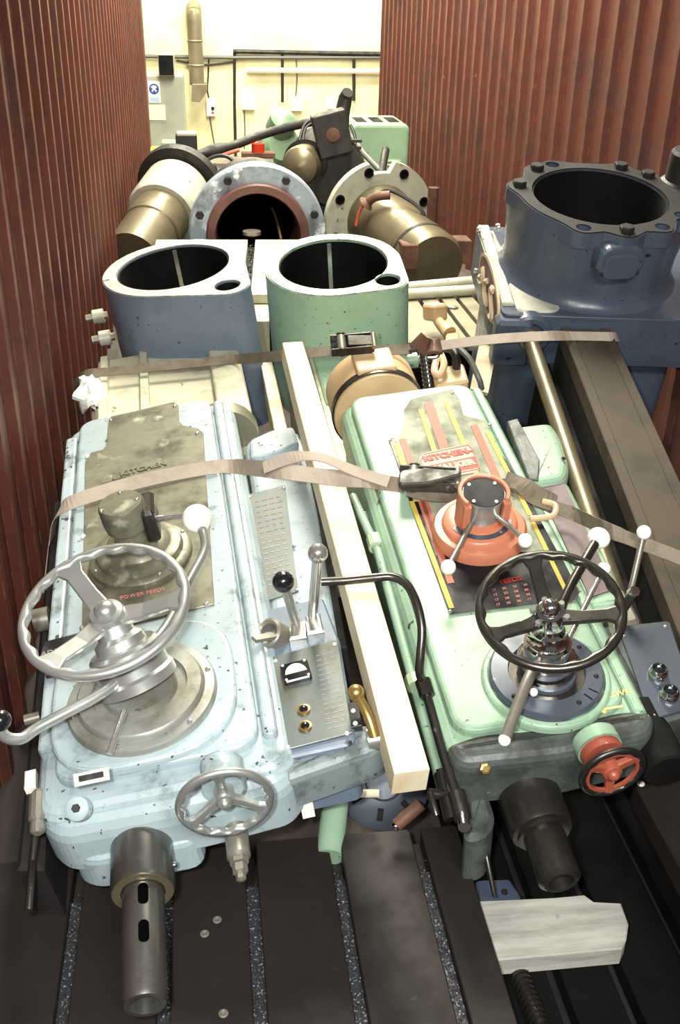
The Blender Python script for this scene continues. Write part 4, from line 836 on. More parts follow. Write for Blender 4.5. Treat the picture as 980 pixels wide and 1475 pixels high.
# lower body below the block
holed(roundpoly([(-0.16, 0.16), (0.44, 0.14), (0.44, 0.70), (-0.16, 0.70)], 0.06), [circle(RC, 0.23, 64)], -0.62, -0.139, [0.3], False).build('arm_root', 'deep_blue_paint', mc_)
# slide: two ways on a deep web, with rack
MB().prism([(0.0, -1.40), (0.155, -1.40), (0.155, 0.08), (0.0, 0.08)], -0.42, -0.004, 0.004).build('slide', 'dark_iron', mc_)
for u0, u1 in ((-0.004, 0.028), (0.127, 0.159)): MB().prism([(u0, -1.40), (u1, -1.40), (u1, 0.075), (u0, 0.075)], -0.05, 0.004, 0.003).build('way_strip', 'slide_iron', mc_)
MB().prism([(0.028, -1.40), (0.127, -1.40), (0.127, 0.07), (0.028, 0.07)], -0.02, -0.001).build('slide_top', 'slide_iron', mc_)
MB().prism([(-0.055, -1.40), (0.0, -1.40), (0.0, 0.06), (-0.055, 0.06)], -0.42, -0.15, 0.006).build('rack_ledge', 'black_recess', mc_)
rk = MB().prism([(-0.050, -1.40), (-0.03, -1.40), (-0.03, 0.05), (-0.050, 0.05)], -0.16, -0.135, 0.002).build('rack', 'dark_steel', mc_)
mb = MB()
for k in range(94): mb.box((-0.044, -1.37 + k * 0.015, -0.132), (0.016, 0.007, 0.012))
mb.build('rack_teeth', 'dark_steel', rk, kind='stuff')
MB().cyl((-0.105, 0.07, -0.03), (-0.105, -1.2, -0.03), 0.025, seg=24).build('elevating_bar', 'column_bronze', mc_)
MB().lathe((-0.105, 0.06, -0.03), (0, -1, 0), [(0.036, -0.01), (0.036, 0.02), (0.028, 0.026)], 24).build('bar_collar', 'dull_steel', mc_)
# motor stub on the far right of the flange
p = G.L(975, 262, RT); MB().lathe(p + Vector((0.02, 0.0, -0.02)), UP, [(0.075, 0), (0.075, 0.02), (0.062, 0.03), (0.062, 0.12), (0.052, 0.13), (0, 0.13)], 28).build('cap_nut', 'engine_black', mc_)
# -- ARM END

# ------------------------------------------------------------------ rear plates and columns
def wa(x, y, n): return A.w(A.L(x, y, n))
def wb(x, y, n): return B.w(B.L(x, y, n))
def wg(x, y, n): return G.w(G.L(x, y, n))
def local_thing(name, label, cat, o, u=(1, 0, 0), v=(0, 1, 0), group=None):
    f = Frame(o, u, v); return thing(name, label, cat, f, group), f
# cream slotted plate standing behind the two sleeves
zc = 0.45
tp = thing('slotted_plate', 'cream slotted iron plate seen between the two drill sleeves', 'plate')
q = [W.L(x, y, zc) for x, y in ((225, 345), (357, 345), (349, 424), (205, 424))]; q2 = [W.L(x, y, zc) for x, y in ((368, 345), (455, 345), (470, 424), (361, 424))]
MB().prism([(a_.x, a_.y) for a_ in q], zc - 0.05, zc, 0.003).build('slot_land', 'cream_iron', tp); MB().prism([(a_.x, a_.y) for a_ in q2], zc - 0.05, zc, 0.003).build('slot_land', 'cream_iron', tp)
MB().prism([(q[0].x, q[0].y), (q2[1].x, q2[1].y), (q2[2].x, q2[2].y), (q[3].x, q[3].y)], 0.02, zc - 0.045).build('plate_body', 'dark_iron', tp)
mbs = MB()
for _ in range(120):
    t_ = random.random(); c0 = q[1].lerp(q[2], t_).lerp(q2[0].lerp(q2[3], t_), random.uniform(0.2, 0.8)) + Vector((0, 0, -0.03)); k = 0.008
    mbs.add([c0 + Vector([random.uniform(-k, k) for _ in range(3)]) for _ in range(4)], [(0, 1, 2), (0, 2, 3), (0, 3, 1), (1, 3, 2)])
mbs.build('swarf', 'swarf', tp, kind='stuff')
p = W.L(363, 340, zc); MB().lathe(p, UP, [(0.03, 0), (0.055, 0.01), (0.055, 0.03), (0.02, 0.03)], 16).build('slot_nut', 'dull_steel', tp)
MB().prism([(a_.x, a_.y) for a_ in (W.L(x, y, 0.40) for x, y in ((356, 436), (388, 436), (388, 462), (358, 462)))], 0.02, 0.40, 0.004).build('support_block', 'cream_iron', tp)
# slotted plate on the right with dark slots and two pale round bars across it
zr = 0.25
tr = thing('slotted_plate', 'cream iron plate with slanting dark slots between green sleeve and blue arm', 'plate')
y_f, y_b = W.L(650, 492, zr).y, W.L(650, 410, zr).y
edges = [W.L(592, 450, zr).x] + [W.L(x, y, zr).x for x, y in ((597, 425), (627, 426), (653, 426), (680, 426))]
xs = [edges[0] - 0.25, edges[1]]
for e in edges[2:]: xs += [e]
w_ = 0.024
lands = []; x_prev = edges[0] - 0.3
for e in edges[1:]: lands.append((x_prev, e)); x_prev = e + w_
lands.append((x_prev, x_prev + 0.10))
for a_, b_ in lands: MB().prism([(a_, y_f), (b_, y_f), (b_, y_b + 0.02), (a_, y_b + 0.02)], zr - 0.05, zr, 0.003).build('slot_land', 'tan_iron', tr)
MB().box(((lands[0][0] + lands[-1][1]) / 2, (y_f + y_b + 0.02) / 2, 0.11), (lands[-1][1] - lands[0][0], y_b + 0.02 - y_f, 0.18)).build('plate_body', 'black_recess', tr)
MB().lathe(W.L(653, 444, zr), UP, [(0.03, 0), (0.028, 0.01), (0.012, 0.014), (0, 0.014)], 6, False).build('loose_nut', 'dull_steel', tr)
for k, (a_, b_) in enumerate((((585, 414), (692, 404)), ((585, 424), (694, 417)))):
    o = MB().cyl(W.L(*a_, zr + 0.032), W.L(*b_, zr + 0.032), 0.030, seg=20).build('round_bar', 'flange_grey'); tag(o, ('rear' if k == 0 else 'front') + ' one of two pale round bars lying across the slotted plate', 'bar', 'pale round bars')
# columns lying towards the camera
def column(name, label, c, end, r, fr, fmat, cmat, notch=False, bolts=6, inner=None):
    c, end = Vector(c), Vector(end); ax = (end - c).normalized(); f = Frame(c, (1, 0, 0), ax)
    t = thing(name, label, 'column', f); L = (end - c).length; Yv = Vector((0, 1, 0))
    if notch:
        pts = []
        for a in range(0, 360, 4):
            rr = fr
            d = (a - 270 + 180) % 360 - 180
            if abs(d) < 13: rr = fr * 0.80
            pts.append((rr * math.cos(math.radians(a)), rr * math.sin(math.radians(a))))
        Tm = Matrix.Rotation(math.radians(90), 4, 'X')
        fo = MB().prism(pts, -0.03, 0.03, 0.004, T=Tm).build('base_flange', fmat, t)
    else: fo = MB().lathe((0, 0, 0), Yv, [(fr, -0.03), (fr, 0.025), (fr - 0.006, 0.03), (r * 1.1, 0.03)], 56).build('base_flange', fmat, t)
    for k in range(bolts):
        a = math.radians(20 + k * 360 / bolts + (8 if notch else 0)); MB().lathe((fr * 0.86 * math.cos(a), 0.031, fr * 0.86 * math.sin(a)), Yv, [(0.034, 0), (0.034, 0.006), (0.024, 0.007), (0.024, 0.0), (0, 0.0)], 16).build('bolt_hole', 'black_recess', fo)
    MB().lathe((0, 0, 0), Yv, [(r * 1.12, 0.0), (r * 1.12, 0.06), (r, 0.10), (r, L - 0.03), (r - 0.02, L), (r * 0.9, L)], 48).build('column_tube', cmat, t)
    MB().lathe((0, 0, 0), Yv, [(r + 0.003, L * 0.80), (r + 0.003, L * 0.83)], 48).build('scribed_band', 'dark_iron', t)
    return t, f
c0 = W.Lv(545, 314, 7.0); e0 = W.L(625, 380, 0.27); e0.z = 0.25
ct, cf = column('drill_column', 'bronze coloured drill column with pale notched base flange, right of the red oxide bore', c0, e0, 0.215, 0.395, 'flange_grey', 'column_bronze', notch=True, bolts=8)
pd = [W.D(545, 280, 6.55), W.D(560, 274, 6.5), W.D(585, 285, 6.45), W.D(605, 300, 6.4), W.D(612, 312, 6.4)]
t = thing('cable_gland', 'dark rubber boot and short red cord draped over the bronze column', 'cable')
MB().tube([W.D(525, 296, 6.55), W.D(540, 284, 6.5), W.D(562, 281, 6.48)], [0.02, 0.055, 0.03], 10, n=4).build('rubber_boot', 'rusty', t); MB().tube([W.D(528, 290, 6.55), W.D(518, 305, 6.6), W.D(513, 325, 6.65)], 0.010, 6, n=4).build('red_cord', 'cord_red', t); MB().tube(pd, 0.012, 6, n=4).build('black_cord', 'cable_black', t)
# chocks under the column end
for x, y, l in ((588, 385, 'left'), (664, 378, 'right')):
    p = W.L(x, y, 0.25); o = MB().prism([(p.x - 0.05, p.y - 0.05), (p.x + 0.05, p.y - 0.05), (p.x + 0.05, p.y + 0.1), (p.x - 0.05, p.y + 0.1)], 0.252, 0.40, 0.006).build('wooden_chock', 'rusty'); tag(o, 'dark chock at the %s of the bronze column end' % l, 'chock', 'chocks by the column end')
# big ring flange with red oxide bore
c1 = W.Lv(371, 336, 6.25); ff = Frame(c1, (1, 0.0, 0), (0.0, 1, 0.05))
fb = thing('column_base', 'mottled blue grey ring flange with a red oxide bore, standing at the back', 'column base', ff); Yn = Vector((0, -1, 0))
rf = MB().lathe((0, 0, 0), Yn, [(0.42, -0.04), (0.42, 0.035), (0.41, 0.045), (0.31, 0.045), (0.31, -0.04)], 72, closed=True).build('ring_flange', 'flange_blue', fb)
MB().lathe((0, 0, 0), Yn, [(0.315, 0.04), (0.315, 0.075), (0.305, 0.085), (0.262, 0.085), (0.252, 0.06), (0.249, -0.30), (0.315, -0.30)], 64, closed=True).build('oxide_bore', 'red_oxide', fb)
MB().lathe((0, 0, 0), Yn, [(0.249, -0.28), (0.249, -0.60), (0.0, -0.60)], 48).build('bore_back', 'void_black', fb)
for a in (20, 50, 62, 90, 118, 130, 160, 200, 340):
    if a in (62, 118, 160, 20, 200, 340): hexbolt(rf, (0.37 * math.cos(math.radians(a)), -0.045, 0.37 * math.sin(math.radians(a))), Yn, 0.026, 0.02, 'dark_iron')
MB().lathe((0, 0, 0), Yn, [(0.325, -0.64), (0.335, -0.04), (0.318, -0.04), (0.318, -0.64)], 48, closed=True).build('base_drum', 'engine_black', fb)
t = MB().tube([W.D(392, 300, 6.3), W.D(398, 315, 6.2), W.D(403, 335, 6.1), W.D(405, 345, 6.05)], 0.008, 6, n=4).build('wire', 'brass'); tag(t, 'thin brass wire hanging in the red oxide bore', 'wire')
# left column with collars and its dark flange
c2 = W.Lv(252, 282, 7.2); e2 = W.L(190, 372, 0.25); e2.z = 0.24
f2 = Frame(c2, (1, 0, 0), e2 - c2); lc = thing('drill_column', 'bronze coloured drill column with stepped collars against the left wall', 'column', f2); L2 = (e2 - c2).length
MB().lathe((0, 0, 0), (0, 1, 0), [(0.24, -0.05), (0.24, 0.28), (0.225, 0.30), (0.195, 0.30)], 48).build('collar', 'flange_grey', lc); MB().lathe((0, 0, 0), (0, 1, 0), [(0.195, 0.2), (0.195, L2 * 0.6), (0.185, L2 * 0.61), (0.185, L2)], 48).build('column_tube', 'column_bronze', lc)
MB().lathe((0, 0, 0), (0, 1, 0), [(0.30, -0.16), (0.30, -0.09), (0.24, -0.08)], 48).build('base_flange', 'engine_black', lc)
MB().cyl((-0.27, 0.1, 0.08), (-0.16, 0.1, 0.12), 0.02, seg=8).build('clamp_screw', 'dull_steel', lc); MB().box((0.0, 0.12, 0.245), (0.16, 0.06, 0.03)).build('key_block', 'flange_grey', lc, bevel=0.004)
p = W.L(262, 290, 0.5)
# -- REAR COLUMNS END

# ------------------------------------------------------------------ motors and clutter beyond the columns
def wbox(name, label, cat, px, yb, dep, mat, group=None, bevel=0.01):
    """box whose front face spans pixel rect px at depth plane y=yb"""
    a_, b_ = W.Lv(px[0], px[1], yb), W.Lv(px[2], px[3], yb); b_.z = 0.0
    o = MB().box(((a_.x + b_.x) / 2, yb + dep / 2, (a_.z + b_.z) / 2), (abs(b_.x - a_.x), dep, abs(a_.z - b_.z))).build(name, mat, bevel=bevel)
    if label: tag(o, label, cat, group)
    return o
# green louvred motor
a_, b_ = W.Lv(504, 178, 8.3), W.Lv(588, 250, 8.3)
t = thing('motor_cover', 'pale green louvred motor cover standing against the right wall', 'motor'); xm, wd, hz, zt = (a_.x + b_.x) / 2, b_.x - a_.x, a_.z, a_.z
T = Matrix.Translation((xm, 8.3, 0)) @ Matrix.Rotation(math.radians(90), 4, 'X')
MB().prism(rrect(-wd / 2, 0.0, wd / 2, zt, 0.06, 5), -0.55, 0.0, 0.03, T=T, steps=3).build('housing', 'motor_green', t)
for k in range(3): MB().box((xm - wd * 0.27 + k * wd * 0.27, 8.55, zt + 0.001), (wd * 0.17, 0.30, 0.006)).build('vent', 'black_recess', t)
for sx in (-0.25, 0.25):
    for dz in (0.0, 0.03): MB().box((xm + sx * wd, 8.295, zt - 0.28 - dz), (wd * 0.22, 0.012, 0.012)).build('louvre', 'pale_green_paint', t)
MB().tube([W.D(505, 195, 7.9), W.D(525, 222, 7.7), W.D(552, 250, 7.5)], 0.022, 10).build('stay_rod', 'cable_grey', t); MB().tube([W.D(556, 216, 7.7), W.D(553, 232, 7.6), W.D(550, 250, 7.5)], 0.03, 10).build('stay_clamp', 'engine_black', t)
# black motor block with switch box and exhaust stub
t = thing('electric_motor', 'black oily motor with a square switch box between the two flanges', 'motor'); Yd = 7.9
ma_ = W.Lv(476, 246, Yd); MB().lathe((ma_.x, Yd - 0.1, ma_.z), (0, 1, 0), [(0.1, 0), (0.24, 0.02), (0.27, 0.1), (0.27, 0.6), (0.2, 0.62)], 36).build('motor_body', 'engine_black', t)
bx = W.Lv(478, 192, 7.75); T = Matrix.Translation(bx) @ Matrix.Rotation(math.radians(-14), 4, 'Y'); b = MB().box((0, 0, 0), (0.25, 0.16, 0.30), T).build('switch_box', 'engine_black', t, bevel=0.008)
MB().lathe(T @ Vector((0, -0.081, 0)), (0, -1, 0), [(0.05, 0), (0.05, 0.006), (0.03, 0.008), (0, 0.008)], 20).build('maker_disc', 'rusty', b)
MB().tube([W.D(492, 205, 7.95), W.D(493, 165, 7.95), W.D(498, 140, 7.9), W.D(501, 133, 7.85)], [0.055, 0.06, 0.055, 0.045], 14).build('exhaust_stub', 'engine_black', t)
MB().box((ma_.x - 0.02, Yd + 0.25, ma_.z / 2 - 0.05), (0.5, 0.5, ma_.z - 0.1)).build('motor_foot', 'engine_black', t)
for pts in ([(455, 170), (440, 178), (432, 200), (428, 225)], [(460, 172), (440, 185), (436, 215)], [(505, 180), (512, 200), (508, 225), (500, 245)]): MB().tube([W.D(x, y, 7.7) for x, y in pts], 0.012, 7, n=4).build('cable', 'cable_black', t)
for k in range(5): MB().box((ma_.x + 0.18, Yd - 0.02, ma_.z + 0.02 + k * 0.05), (0.10, 0.05, 0.02)).build('fin', 'engine_black', t)
# bronze pump drum
t = thing('pump_drum', 'dull bronze pump drum lying left of the black motor', 'pump'); c0 = W.Lv(430, 240, 7.6); c1 = W.Lv(446, 232, 8.0)
MB().lathe(c0, c1 - c0, [(0.0, -0.02), (0.08, -0.01), (0.13, 0.03), (0.14, 0.08), (0.14, 0.25), (0.165, 0.26), (0.165, 0.33), (0.13, 0.35)], 36).build('drum', 'column_bronze', t); MB().lathe(c0 - Vector((0, 0, 0.0)), c1 - c0, [(0.172, 0.25), (0.172, 0.28), (0.16, 0.28)], 36).build('end_ring', 'dark_steel', t)
MB().box((c0.x + 0.03, 7.8, (c0.z - 0.1) / 2), (0.2, 0.25, c0.z - 0.1)).build('pedestal', 'engine_black', t)
# small green pump with red flash
t = thing('coolant_pump', 'small green pump with a red marking beyond the ring flange', 'pump'); c0 = W.Lv(405, 210, 9.0)
MB().lathe(c0, (0.2, -1, 0.15), [(0.0, -0.3), (0.14, -0.28), (0.17, 0.0), (0.12, 0.06), (0, 0.07)], 28).build('pump_body', 'motor_green', t); MB().lathe(c0 + Vector((0, 0, 0.16)), (0.3, -0.6, 0.7), [(0.12, -0.05), (0.12, 0.08), (0.07, 0.13), (0, 0.14)], 24).build('pump_cap', 'motor_green', t)
MB().tube([W.D(388, 180, 8.7), W.D(400, 176, 8.7), W.D(420, 184, 8.7)], 0.025, 8).build('red_flash', 'badge_red', t)
MB().box((c0.x, 9.1, (c0.z - 0.1) / 2), (0.25, 0.25, max(0.1, c0.z - 0.1))).build('pedestal', 'engine_black', t)
# long dark pipe slanting over the clutter
o = MB().tube([W.D(285, 222, 7.6), W.D(330, 212, 7.7), W.D(372, 196, 7.8), W.D(412, 184, 7.9), W.D(448, 176, 8.0)], [0.03, 0.035, 0.05, 0.05, 0.035], 12, n=4).build('slanting_pipe', 'engine_black'); tag(o, 'dark pipe slanting over the ring flange towards the black motor', 'pipe')
# dark terminal box on the left column flange
t = thing('terminal_box', 'black terminal box with a pale lid above the left column', 'box'); p = W.Lv(269, 212, 7.5)
MB().box((p.x, 7.56, p.z), (0.15, 0.12, 0.16)).build('box_body', 'engine_black', t, bevel=0.008); MB().box((p.x, 7.56, p.z + 0.085), (0.13, 0.12, 0.02)).build('lid', 'flange_grey', t, bevel=0.004)
MB().box((p.x, 7.62, p.z / 2 - 0.02), (0.2, 0.12, p.z - 0.12)).build('bracket', 'engine_black', t)
t = thing('cable_bundle', 'loop of black cable and grey fittings between left column and ring flange', 'cable')
MB().tube([W.D(x, y, 7.1) for x, y in ((290, 262), (292, 240), (303, 228), (320, 224), (334, 230), (336, 243))], 0.014, 8, n=5).build('cable_loop', 'cable_black', t); MB().tube([W.D(x, y, 7.2) for x, y in ((286, 290), (288, 260), (300, 245), (312, 240))], 0.03, 10, n=4).build('grey_fitting', 'galvanised', t)
MB().tube([W.D(x, y, 7.3) for x, y in ((318, 225), (332, 220), (345, 216))], 0.014, 8, n=4).build('red_hose', 'cord_red', t)
p = W.Lv(320, 250, 7.5); o = MB().prism([(p.x - 0.10, 7.45), (p.x + 0.12, 7.45), (p.x + 0.12, 7.8), (p.x - 0.10, 7.8)], 0.0, p.z, 0.01).build('gear_housing', 'engine_black'); tag(o, 'dark gear housing between the left column and the ring flange', 'housing')
t = thing('valve_block', 'small pale valve block with a red knob above the ring flange', 'valve'); p = W.Lv(372, 226, 8.2)
MB().box((p.x, 8.25, p.z / 2), (0.24, 0.2, p.z)).build('block', 'cream_iron', t, bevel=0.01); MB().cyl((p.x, 8.2, p.z), (p.x, 8.2, p.z + 0.10), 0.05).build('knob', 'badge_red', t); MB().box((p.x, 8.2, p.z + 0.02), (0.26, 0.12, 0.03)).build('clamp_bar', 'rusty', t)
# yellow piece by the left wall, green box
wbox('green_box', 'small green box at the foot of the grey cabinet', 'box', (232, 205, 262, 262), 9.5, 0.2, 'motor_green')
o = wbox('yellow_block', 'yellow block against the left wall by the grey cabinet', 'block', (216, 215, 232, 262), 9.3, 0.2, 'stripe_yellow')
p = W.D(625, 270, 6.3); o = MB().cyl((p.x, p.y, 0.0), (p.x, p.y, p.z), 0.035).build('wooden_post', 'rusty'); tag(o, 'short brown post against the right wall beside the notched flange', 'post')

# ------------------------------------------------------------------ workshop end
Yw = 12.99
t = thing('control_cabinet', 'tall grey cabinet with safety signs behind the left wall end', 'cabinet'); yc = 12.2
a_, b_ = W.Lv(150, 108, yc), W.Lv(270, 225, yc)
MB().box(((a_.x + b_.x) / 2, yc + 0.3, a_.z / 2 - 0.1), (b_.x - a_.x, 0.6, a_.z + 0.2)).build('cabinet_body', 'cabinet_grey', t, bevel=0.012)
s0, s1 = W.Lv(213, 117, yc), W.Lv(232, 148, yc); sg = MB().box(((s0.x + s1.x) / 2, yc - 0.004, (s0.z + s1.z) / 2), (s1.x - s0.x, 0.006, s0.z - s1.z)).build('safety_sign', 'paper_white', t)
sc_ = W.Lv(222, 128, yc); R_ = (s1.x - s0.x) * 0.42
MB().lathe((sc_.x, yc - 0.008, sc_.z), (0, -1, 0), [(R_, 0), (R_, 0.003), (0, 0.003)], 32).build('sign_disc', 'sign_blue', sg); MB().lathe((sc_.x, yc - 0.0115, sc_.z), (0, -1, 0), [(R_ * 0.68, 0), (R_ * 0.62, 0.002), (0, 0.002)], 24).build('head_symbol', 'paper_white', sg)
for sx in (-1, 1): MB().lathe((sc_.x + sx * R_ * 0.55, yc - 0.013, sc_.z), (0, -1, 0), [(R_ * 0.26, 0), (R_ * 0.24, 0.003), (0, 0.003)], 14).build('ear_muff_symbol', 'sign_blue', sg)
MB().lathe((sc_.x, yc - 0.013, sc_.z - R_ * 0.5), (0, -1, 0), [(R_ * 0.26, 0), (R_ * 0.24, 0.003), (0, 0.003)], 14).build('chin_symbol', 'sign_blue', sg)
MB().box((sc_.x, yc - 0.008, s1.z + (s0.z - s1.z) * 0.16), ((s1.x - s0.x) * 0.82, 0.003, (s0.z - s1.z) * 0.2)).build('sign_caption', 'sign_pale_blue', sg)
s0, s1 = W.Lv(213, 151, yc), W.Lv(239, 173, yc); MB().box(((s0.x + s1.x) / 2, yc - 0.004, (s0.z + s1.z) / 2), (s1.x - s0.x, 0.006, s0.z - s1.z)).build('paper_notice', 'sign_cream', t)
t = thing('speaker_box', 'dark grey box on top of the grey cabinet', 'box'); s0, s1 = W.Lv(227, 78, 12.1), W.Lv(252, 110, 12.1)
MB().box(((s0.x + s1.x) / 2, 12.28, (s0.z + s1.z) / 2), (s1.x - s0.x, 0.36, s0.z - s1.z)).build('box_body', 'cabinet_grey', t, bevel=0.006); MB().box(((s0.x + s1.x) / 2, 12.096, (s0.z + s1.z) / 2 - 0.0), ((s1.x - s0.x) * 0.9, 0.012, (s0.z - s1.z) * 0.9)).build('black_front', 'black_recess', t)
# extraction duct
t = thing('extraction_duct', 'brown galvanised extraction duct with angled hopper on the back wall', 'duct'); yd = 12.75
d0, d1 = W.Lv(284, 122, yd), W.Lv(283, 24, yd); r_ = 0.085
MB().tube([(d0.x, yd, d0.z), (d0.x, yd, d1.z - 0.05), (d0.x, yd + 0.02, d1.z + 0.03), (d0.x, yd + 0.1, d1.z + 0.07), (d0.x, yd + 0.25, d1.z + 0.08)], r_, 20, n=4).build('duct_pipe', 'duct_steel', t)
for yy in (60, 95): z_ = W.Lv(284, yy, yd).z; MB().lathe((d0.x, yd, z_), UP, [(r_ + 0.004, 0), (r_ + 0.010, 0.01), (r_ + 0.004, 0.02)], 24).build('duct_joint', 'duct_steel', t)
hp = [W.Lv(x, y, yd - 0.1) for x, y in ((277, 121), (299, 121), (299, 130), (288, 147), (276, 146))]; Tm = Matrix(((1, 0, 0, 0), (0, 0, -1, yd - 0.12), (0, 1, 0, 0), (0, 0, 0, 1)))
MB().prism([(q_.x, q_.z) for q_ in hp], -0.22, 0.0, 0.006, T=Tm).build('hopper', 'duct_steel', t)
# conduits and cables on the wall
def run(name, label, pts, r, mat, cat='conduit', n=0, group=None): o = MB().tube([W.Lv(x, y, Yw - r - 0.005) for x, y in pts], r, 8, n=n).build(name, mat); return tag(o, label, cat, group)
run('steel_conduit', 'grey conduit running level across the back wall behind the duct', [(205, 81), (336, 83), (560, 83)], 0.022, 'cable_grey')
run('dark_cable_tray', 'black cable rail above the grey conduit at the right of the back wall', [(336, 74), (440, 76), (565, 78)], 0.026, 'engine_black')
run('dark_conduit', 'longest black conduit dropping from the cable rail, nearest the duct', [(338, 74), (338, 150), (340, 235)], 0.018, 'engine_black')
run('dark_conduit', 'short black conduit dropping from the middle of the cable rail', [(407, 78), (407, 147)], 0.018, 'engine_black')
run('dark_conduit', 'black conduit dropping beside the right wall end', [(510, 80), (510, 145)], 0.020, 'engine_black')
run('white_trunking', 'white trunking below the cable rail on the back wall', [(355, 101), (460, 102), (560, 103)], 0.030, 'paint_white')
run('thin_cable', 'thin dark cable from the conduit to the socket beside the duct', [(301, 84), (300, 110), (299, 130), (302, 145)], 0.009, 'cable_black', 'cable', 3); run('thin_cable', 'thin grey cable below the red marked switch', [(302, 165), (305, 185), (309, 207)], 0.008, 'cable_grey', 'cable', 3)
run('thin_cable', 'thin cable dropping to the middle wall socket', [(427, 86), (428, 112), (426, 142)], 0.009, 'cable_grey', 'cable', 3); run('thin_cable', 'thin cable below the pale socket right of the long conduit', [(352, 158), (353, 190), (352, 215)], 0.008, 'cable_grey', 'cable', 3)
run('thin_cable', 'thin dark cable sagging from the speaker box to the cable rail', [(254, 87), (275, 91), (300, 93), (336, 89)], 0.010, 'cable_black', 'cable', 4)
def socket(label, x, y, w_, h_, knob=None):
    t = thing('wall_switch', label, 'switch'); p = W.Lv(x, y, Yw); MB().box((p.x, Yw - 0.03, p.z), (w_, 0.06, h_)).build('switch_box', 'paint_white', t, bevel=0.006)
    if knob: MB().cyl((p.x + 0.02, Yw - 0.06, p.z - 0.01), (p.x + 0.02, Yw - 0.075, p.z - 0.01), 0.02).build('black_knob', 'black_plastic', t); MB().box((p.x + 0.02, Yw - 0.061, p.z - 0.06), (0.03, 0.006, 0.02)).build('red_mark', 'badge_red', t)
    else: MB().box((p.x, Yw - 0.061, p.z), (w_ * 0.6, 0.006, h_ * 0.5)).build('plate', 'paper_white', t)
socket('pale wall switch with black knob and red mark by the duct', 304, 154, 0.11, 0.20, True); socket('pale socket right of the longest black conduit', 358, 150, 0.16, 0.12); socket('pale wall socket below the middle thin cable', 427, 149, 0.14, 0.16)
p = W.Lv(477, 148, Yw); o = MB().box((p.x, Yw - 0.004, p.z), (0.12, 0.006, 0.14)).build('wall_notice', 'sign_cream'); tag(o, 'faint cream notice on the back wall left of the right conduit', 'notice')

# ------------------------------------------------------------------ timber, amber motor, straps and small things
far, near = W.L(422, 492, 0.90), W.L(594, 1110, 0.56)
fT = Frame(near, (1, 0, 0), far - near); tm = thing('timber_beam', 'long pale sawn timber wedged between the two drill heads', 'timber', fT); L_ = (far - near).length
MB().prism([(-0.033, 0), (0.033, 0), (0.030, L_ * 0.9), (0.028, L_), (-0.030, L_), (-0.033, L_ * 0.8)], -0.068, 0.0, 0.003).build('beam', 'wood_new', tm)
o = MB().bar(wg(703, 500, -0.12), wg(690, 565, -0.20), 0.06, 0.02, up=(0, -0.6, 0.8)).build('wooden_packer', 'wood_new'); tag(o, 'upright pale wooden packer left of the blue arm bar socket', 'packer')
# amber motor behind the green head (part of the green drill)
c0 = B.L(548, 588, -0.07); am = MB().lathe((c0.x, 1.30, -0.10), (0, 1, 0), [(0.09, 0.0), (0.138, 0.01), (0.142, 0.03), (0.142, 0.16), (0.13, 0.17), (0.05, 0.18)], 44).build('motor_drum', 'amber_paint', mg)
MB().lathe((c0.x, 1.30, -0.10), (0, 1, 0), [(0.145, 0.02), (0.145, 0.045), (0.13, 0.045), (0.13, 0.02)], 44, closed=True).build('drum_band', 'dark_steel', am)
MB().box((c0.x, 1.39, 0.035), (0.12, 0.12, 0.03)).build('drum_lid', 'amber_paint', am, bevel=0.008)
# amber castings on the right
t = thing('amber_casting', 'amber painted casting with a square head lying on the slotted plate', 'casting')
p0, p1, p2 = W.L(618, 448, 0.36), W.L(637, 468, 0.33), W.L(648, 480, 0.31)
MB().bar(p0, p0 + Vector((0.04, -0.10, 0.02)), 0.085, 0.085).build('square_head', 'amber_paint', t, bevel=0.015); MB().tube([p0, p1, p2], [0.026, 0.024, 0.036], 12).build('stem', 'amber_paint', t); MB().bar(p2 + Vector((0.02, 0.02, -0.02)), p2 + Vector((-0.02, -0.14, -0.02)), 0.065, 0.05).build('foot', 'amber_paint', t, bevel=0.012)
t = thing('amber_terminal_box', 'amber terminal box with a black hose behind the green drill head', 'terminal box', B); NT = -0.12
MB().prism(roundpoly(B.poly([(622, 530), (668, 522), (676, 548), (628, 556)], NT), 0.01), NT - 0.2, NT, 0.008).build('box_body', 'amber_paint', t)
MB().tube([B.L(658, 530, NT), B.L(657, 512, NT + 0.05), B.L(650, 503, NT + 0.04), B.L(642, 502, NT - 0.02)], 0.014, 10, n=4).build('black_hose', 'cable_black', t)
MB().tube([B.L(636, 512, NT + 0.02), B.L(640, 525, NT + 0.03), B.L(634, 540, NT + 0.02), B.L(626, 535, NT + 0.02), B.L(630, 515, NT + 0.02)], 0.012, 8, n=4).build('amber_shackle', 'amber_paint', t)
MB().tube([B.L(655, 497, NT + 0.02), B.L(675, 515, NT + 0.02), B.L(690, 545, NT - 0.02), B.L(694, 560, NT - 0.06)], 0.010, 8, n=4).build('grey_cable', 'cable_grey', t)
t = thing('black_spring_hose', 'black ribbed hose standing beside the amber terminal box', 'hose', B); h0, h1 = B.L(612, 505, -0.10), B.L(620, 562, -0.16)
MB().cyl(h0, h1, 0.018).build('hose_core', 'cable_black', t)
for k in range(9): q_ = h0.lerp(h1, (k + 0.5) / 9); d_ = (h1 - h0).normalized(); MB().lathe(q_, d_, [(0.018, -0.006), (0.022, 0), (0.018, 0.006)], 14).build('hose_rib', 'black_plastic', t)

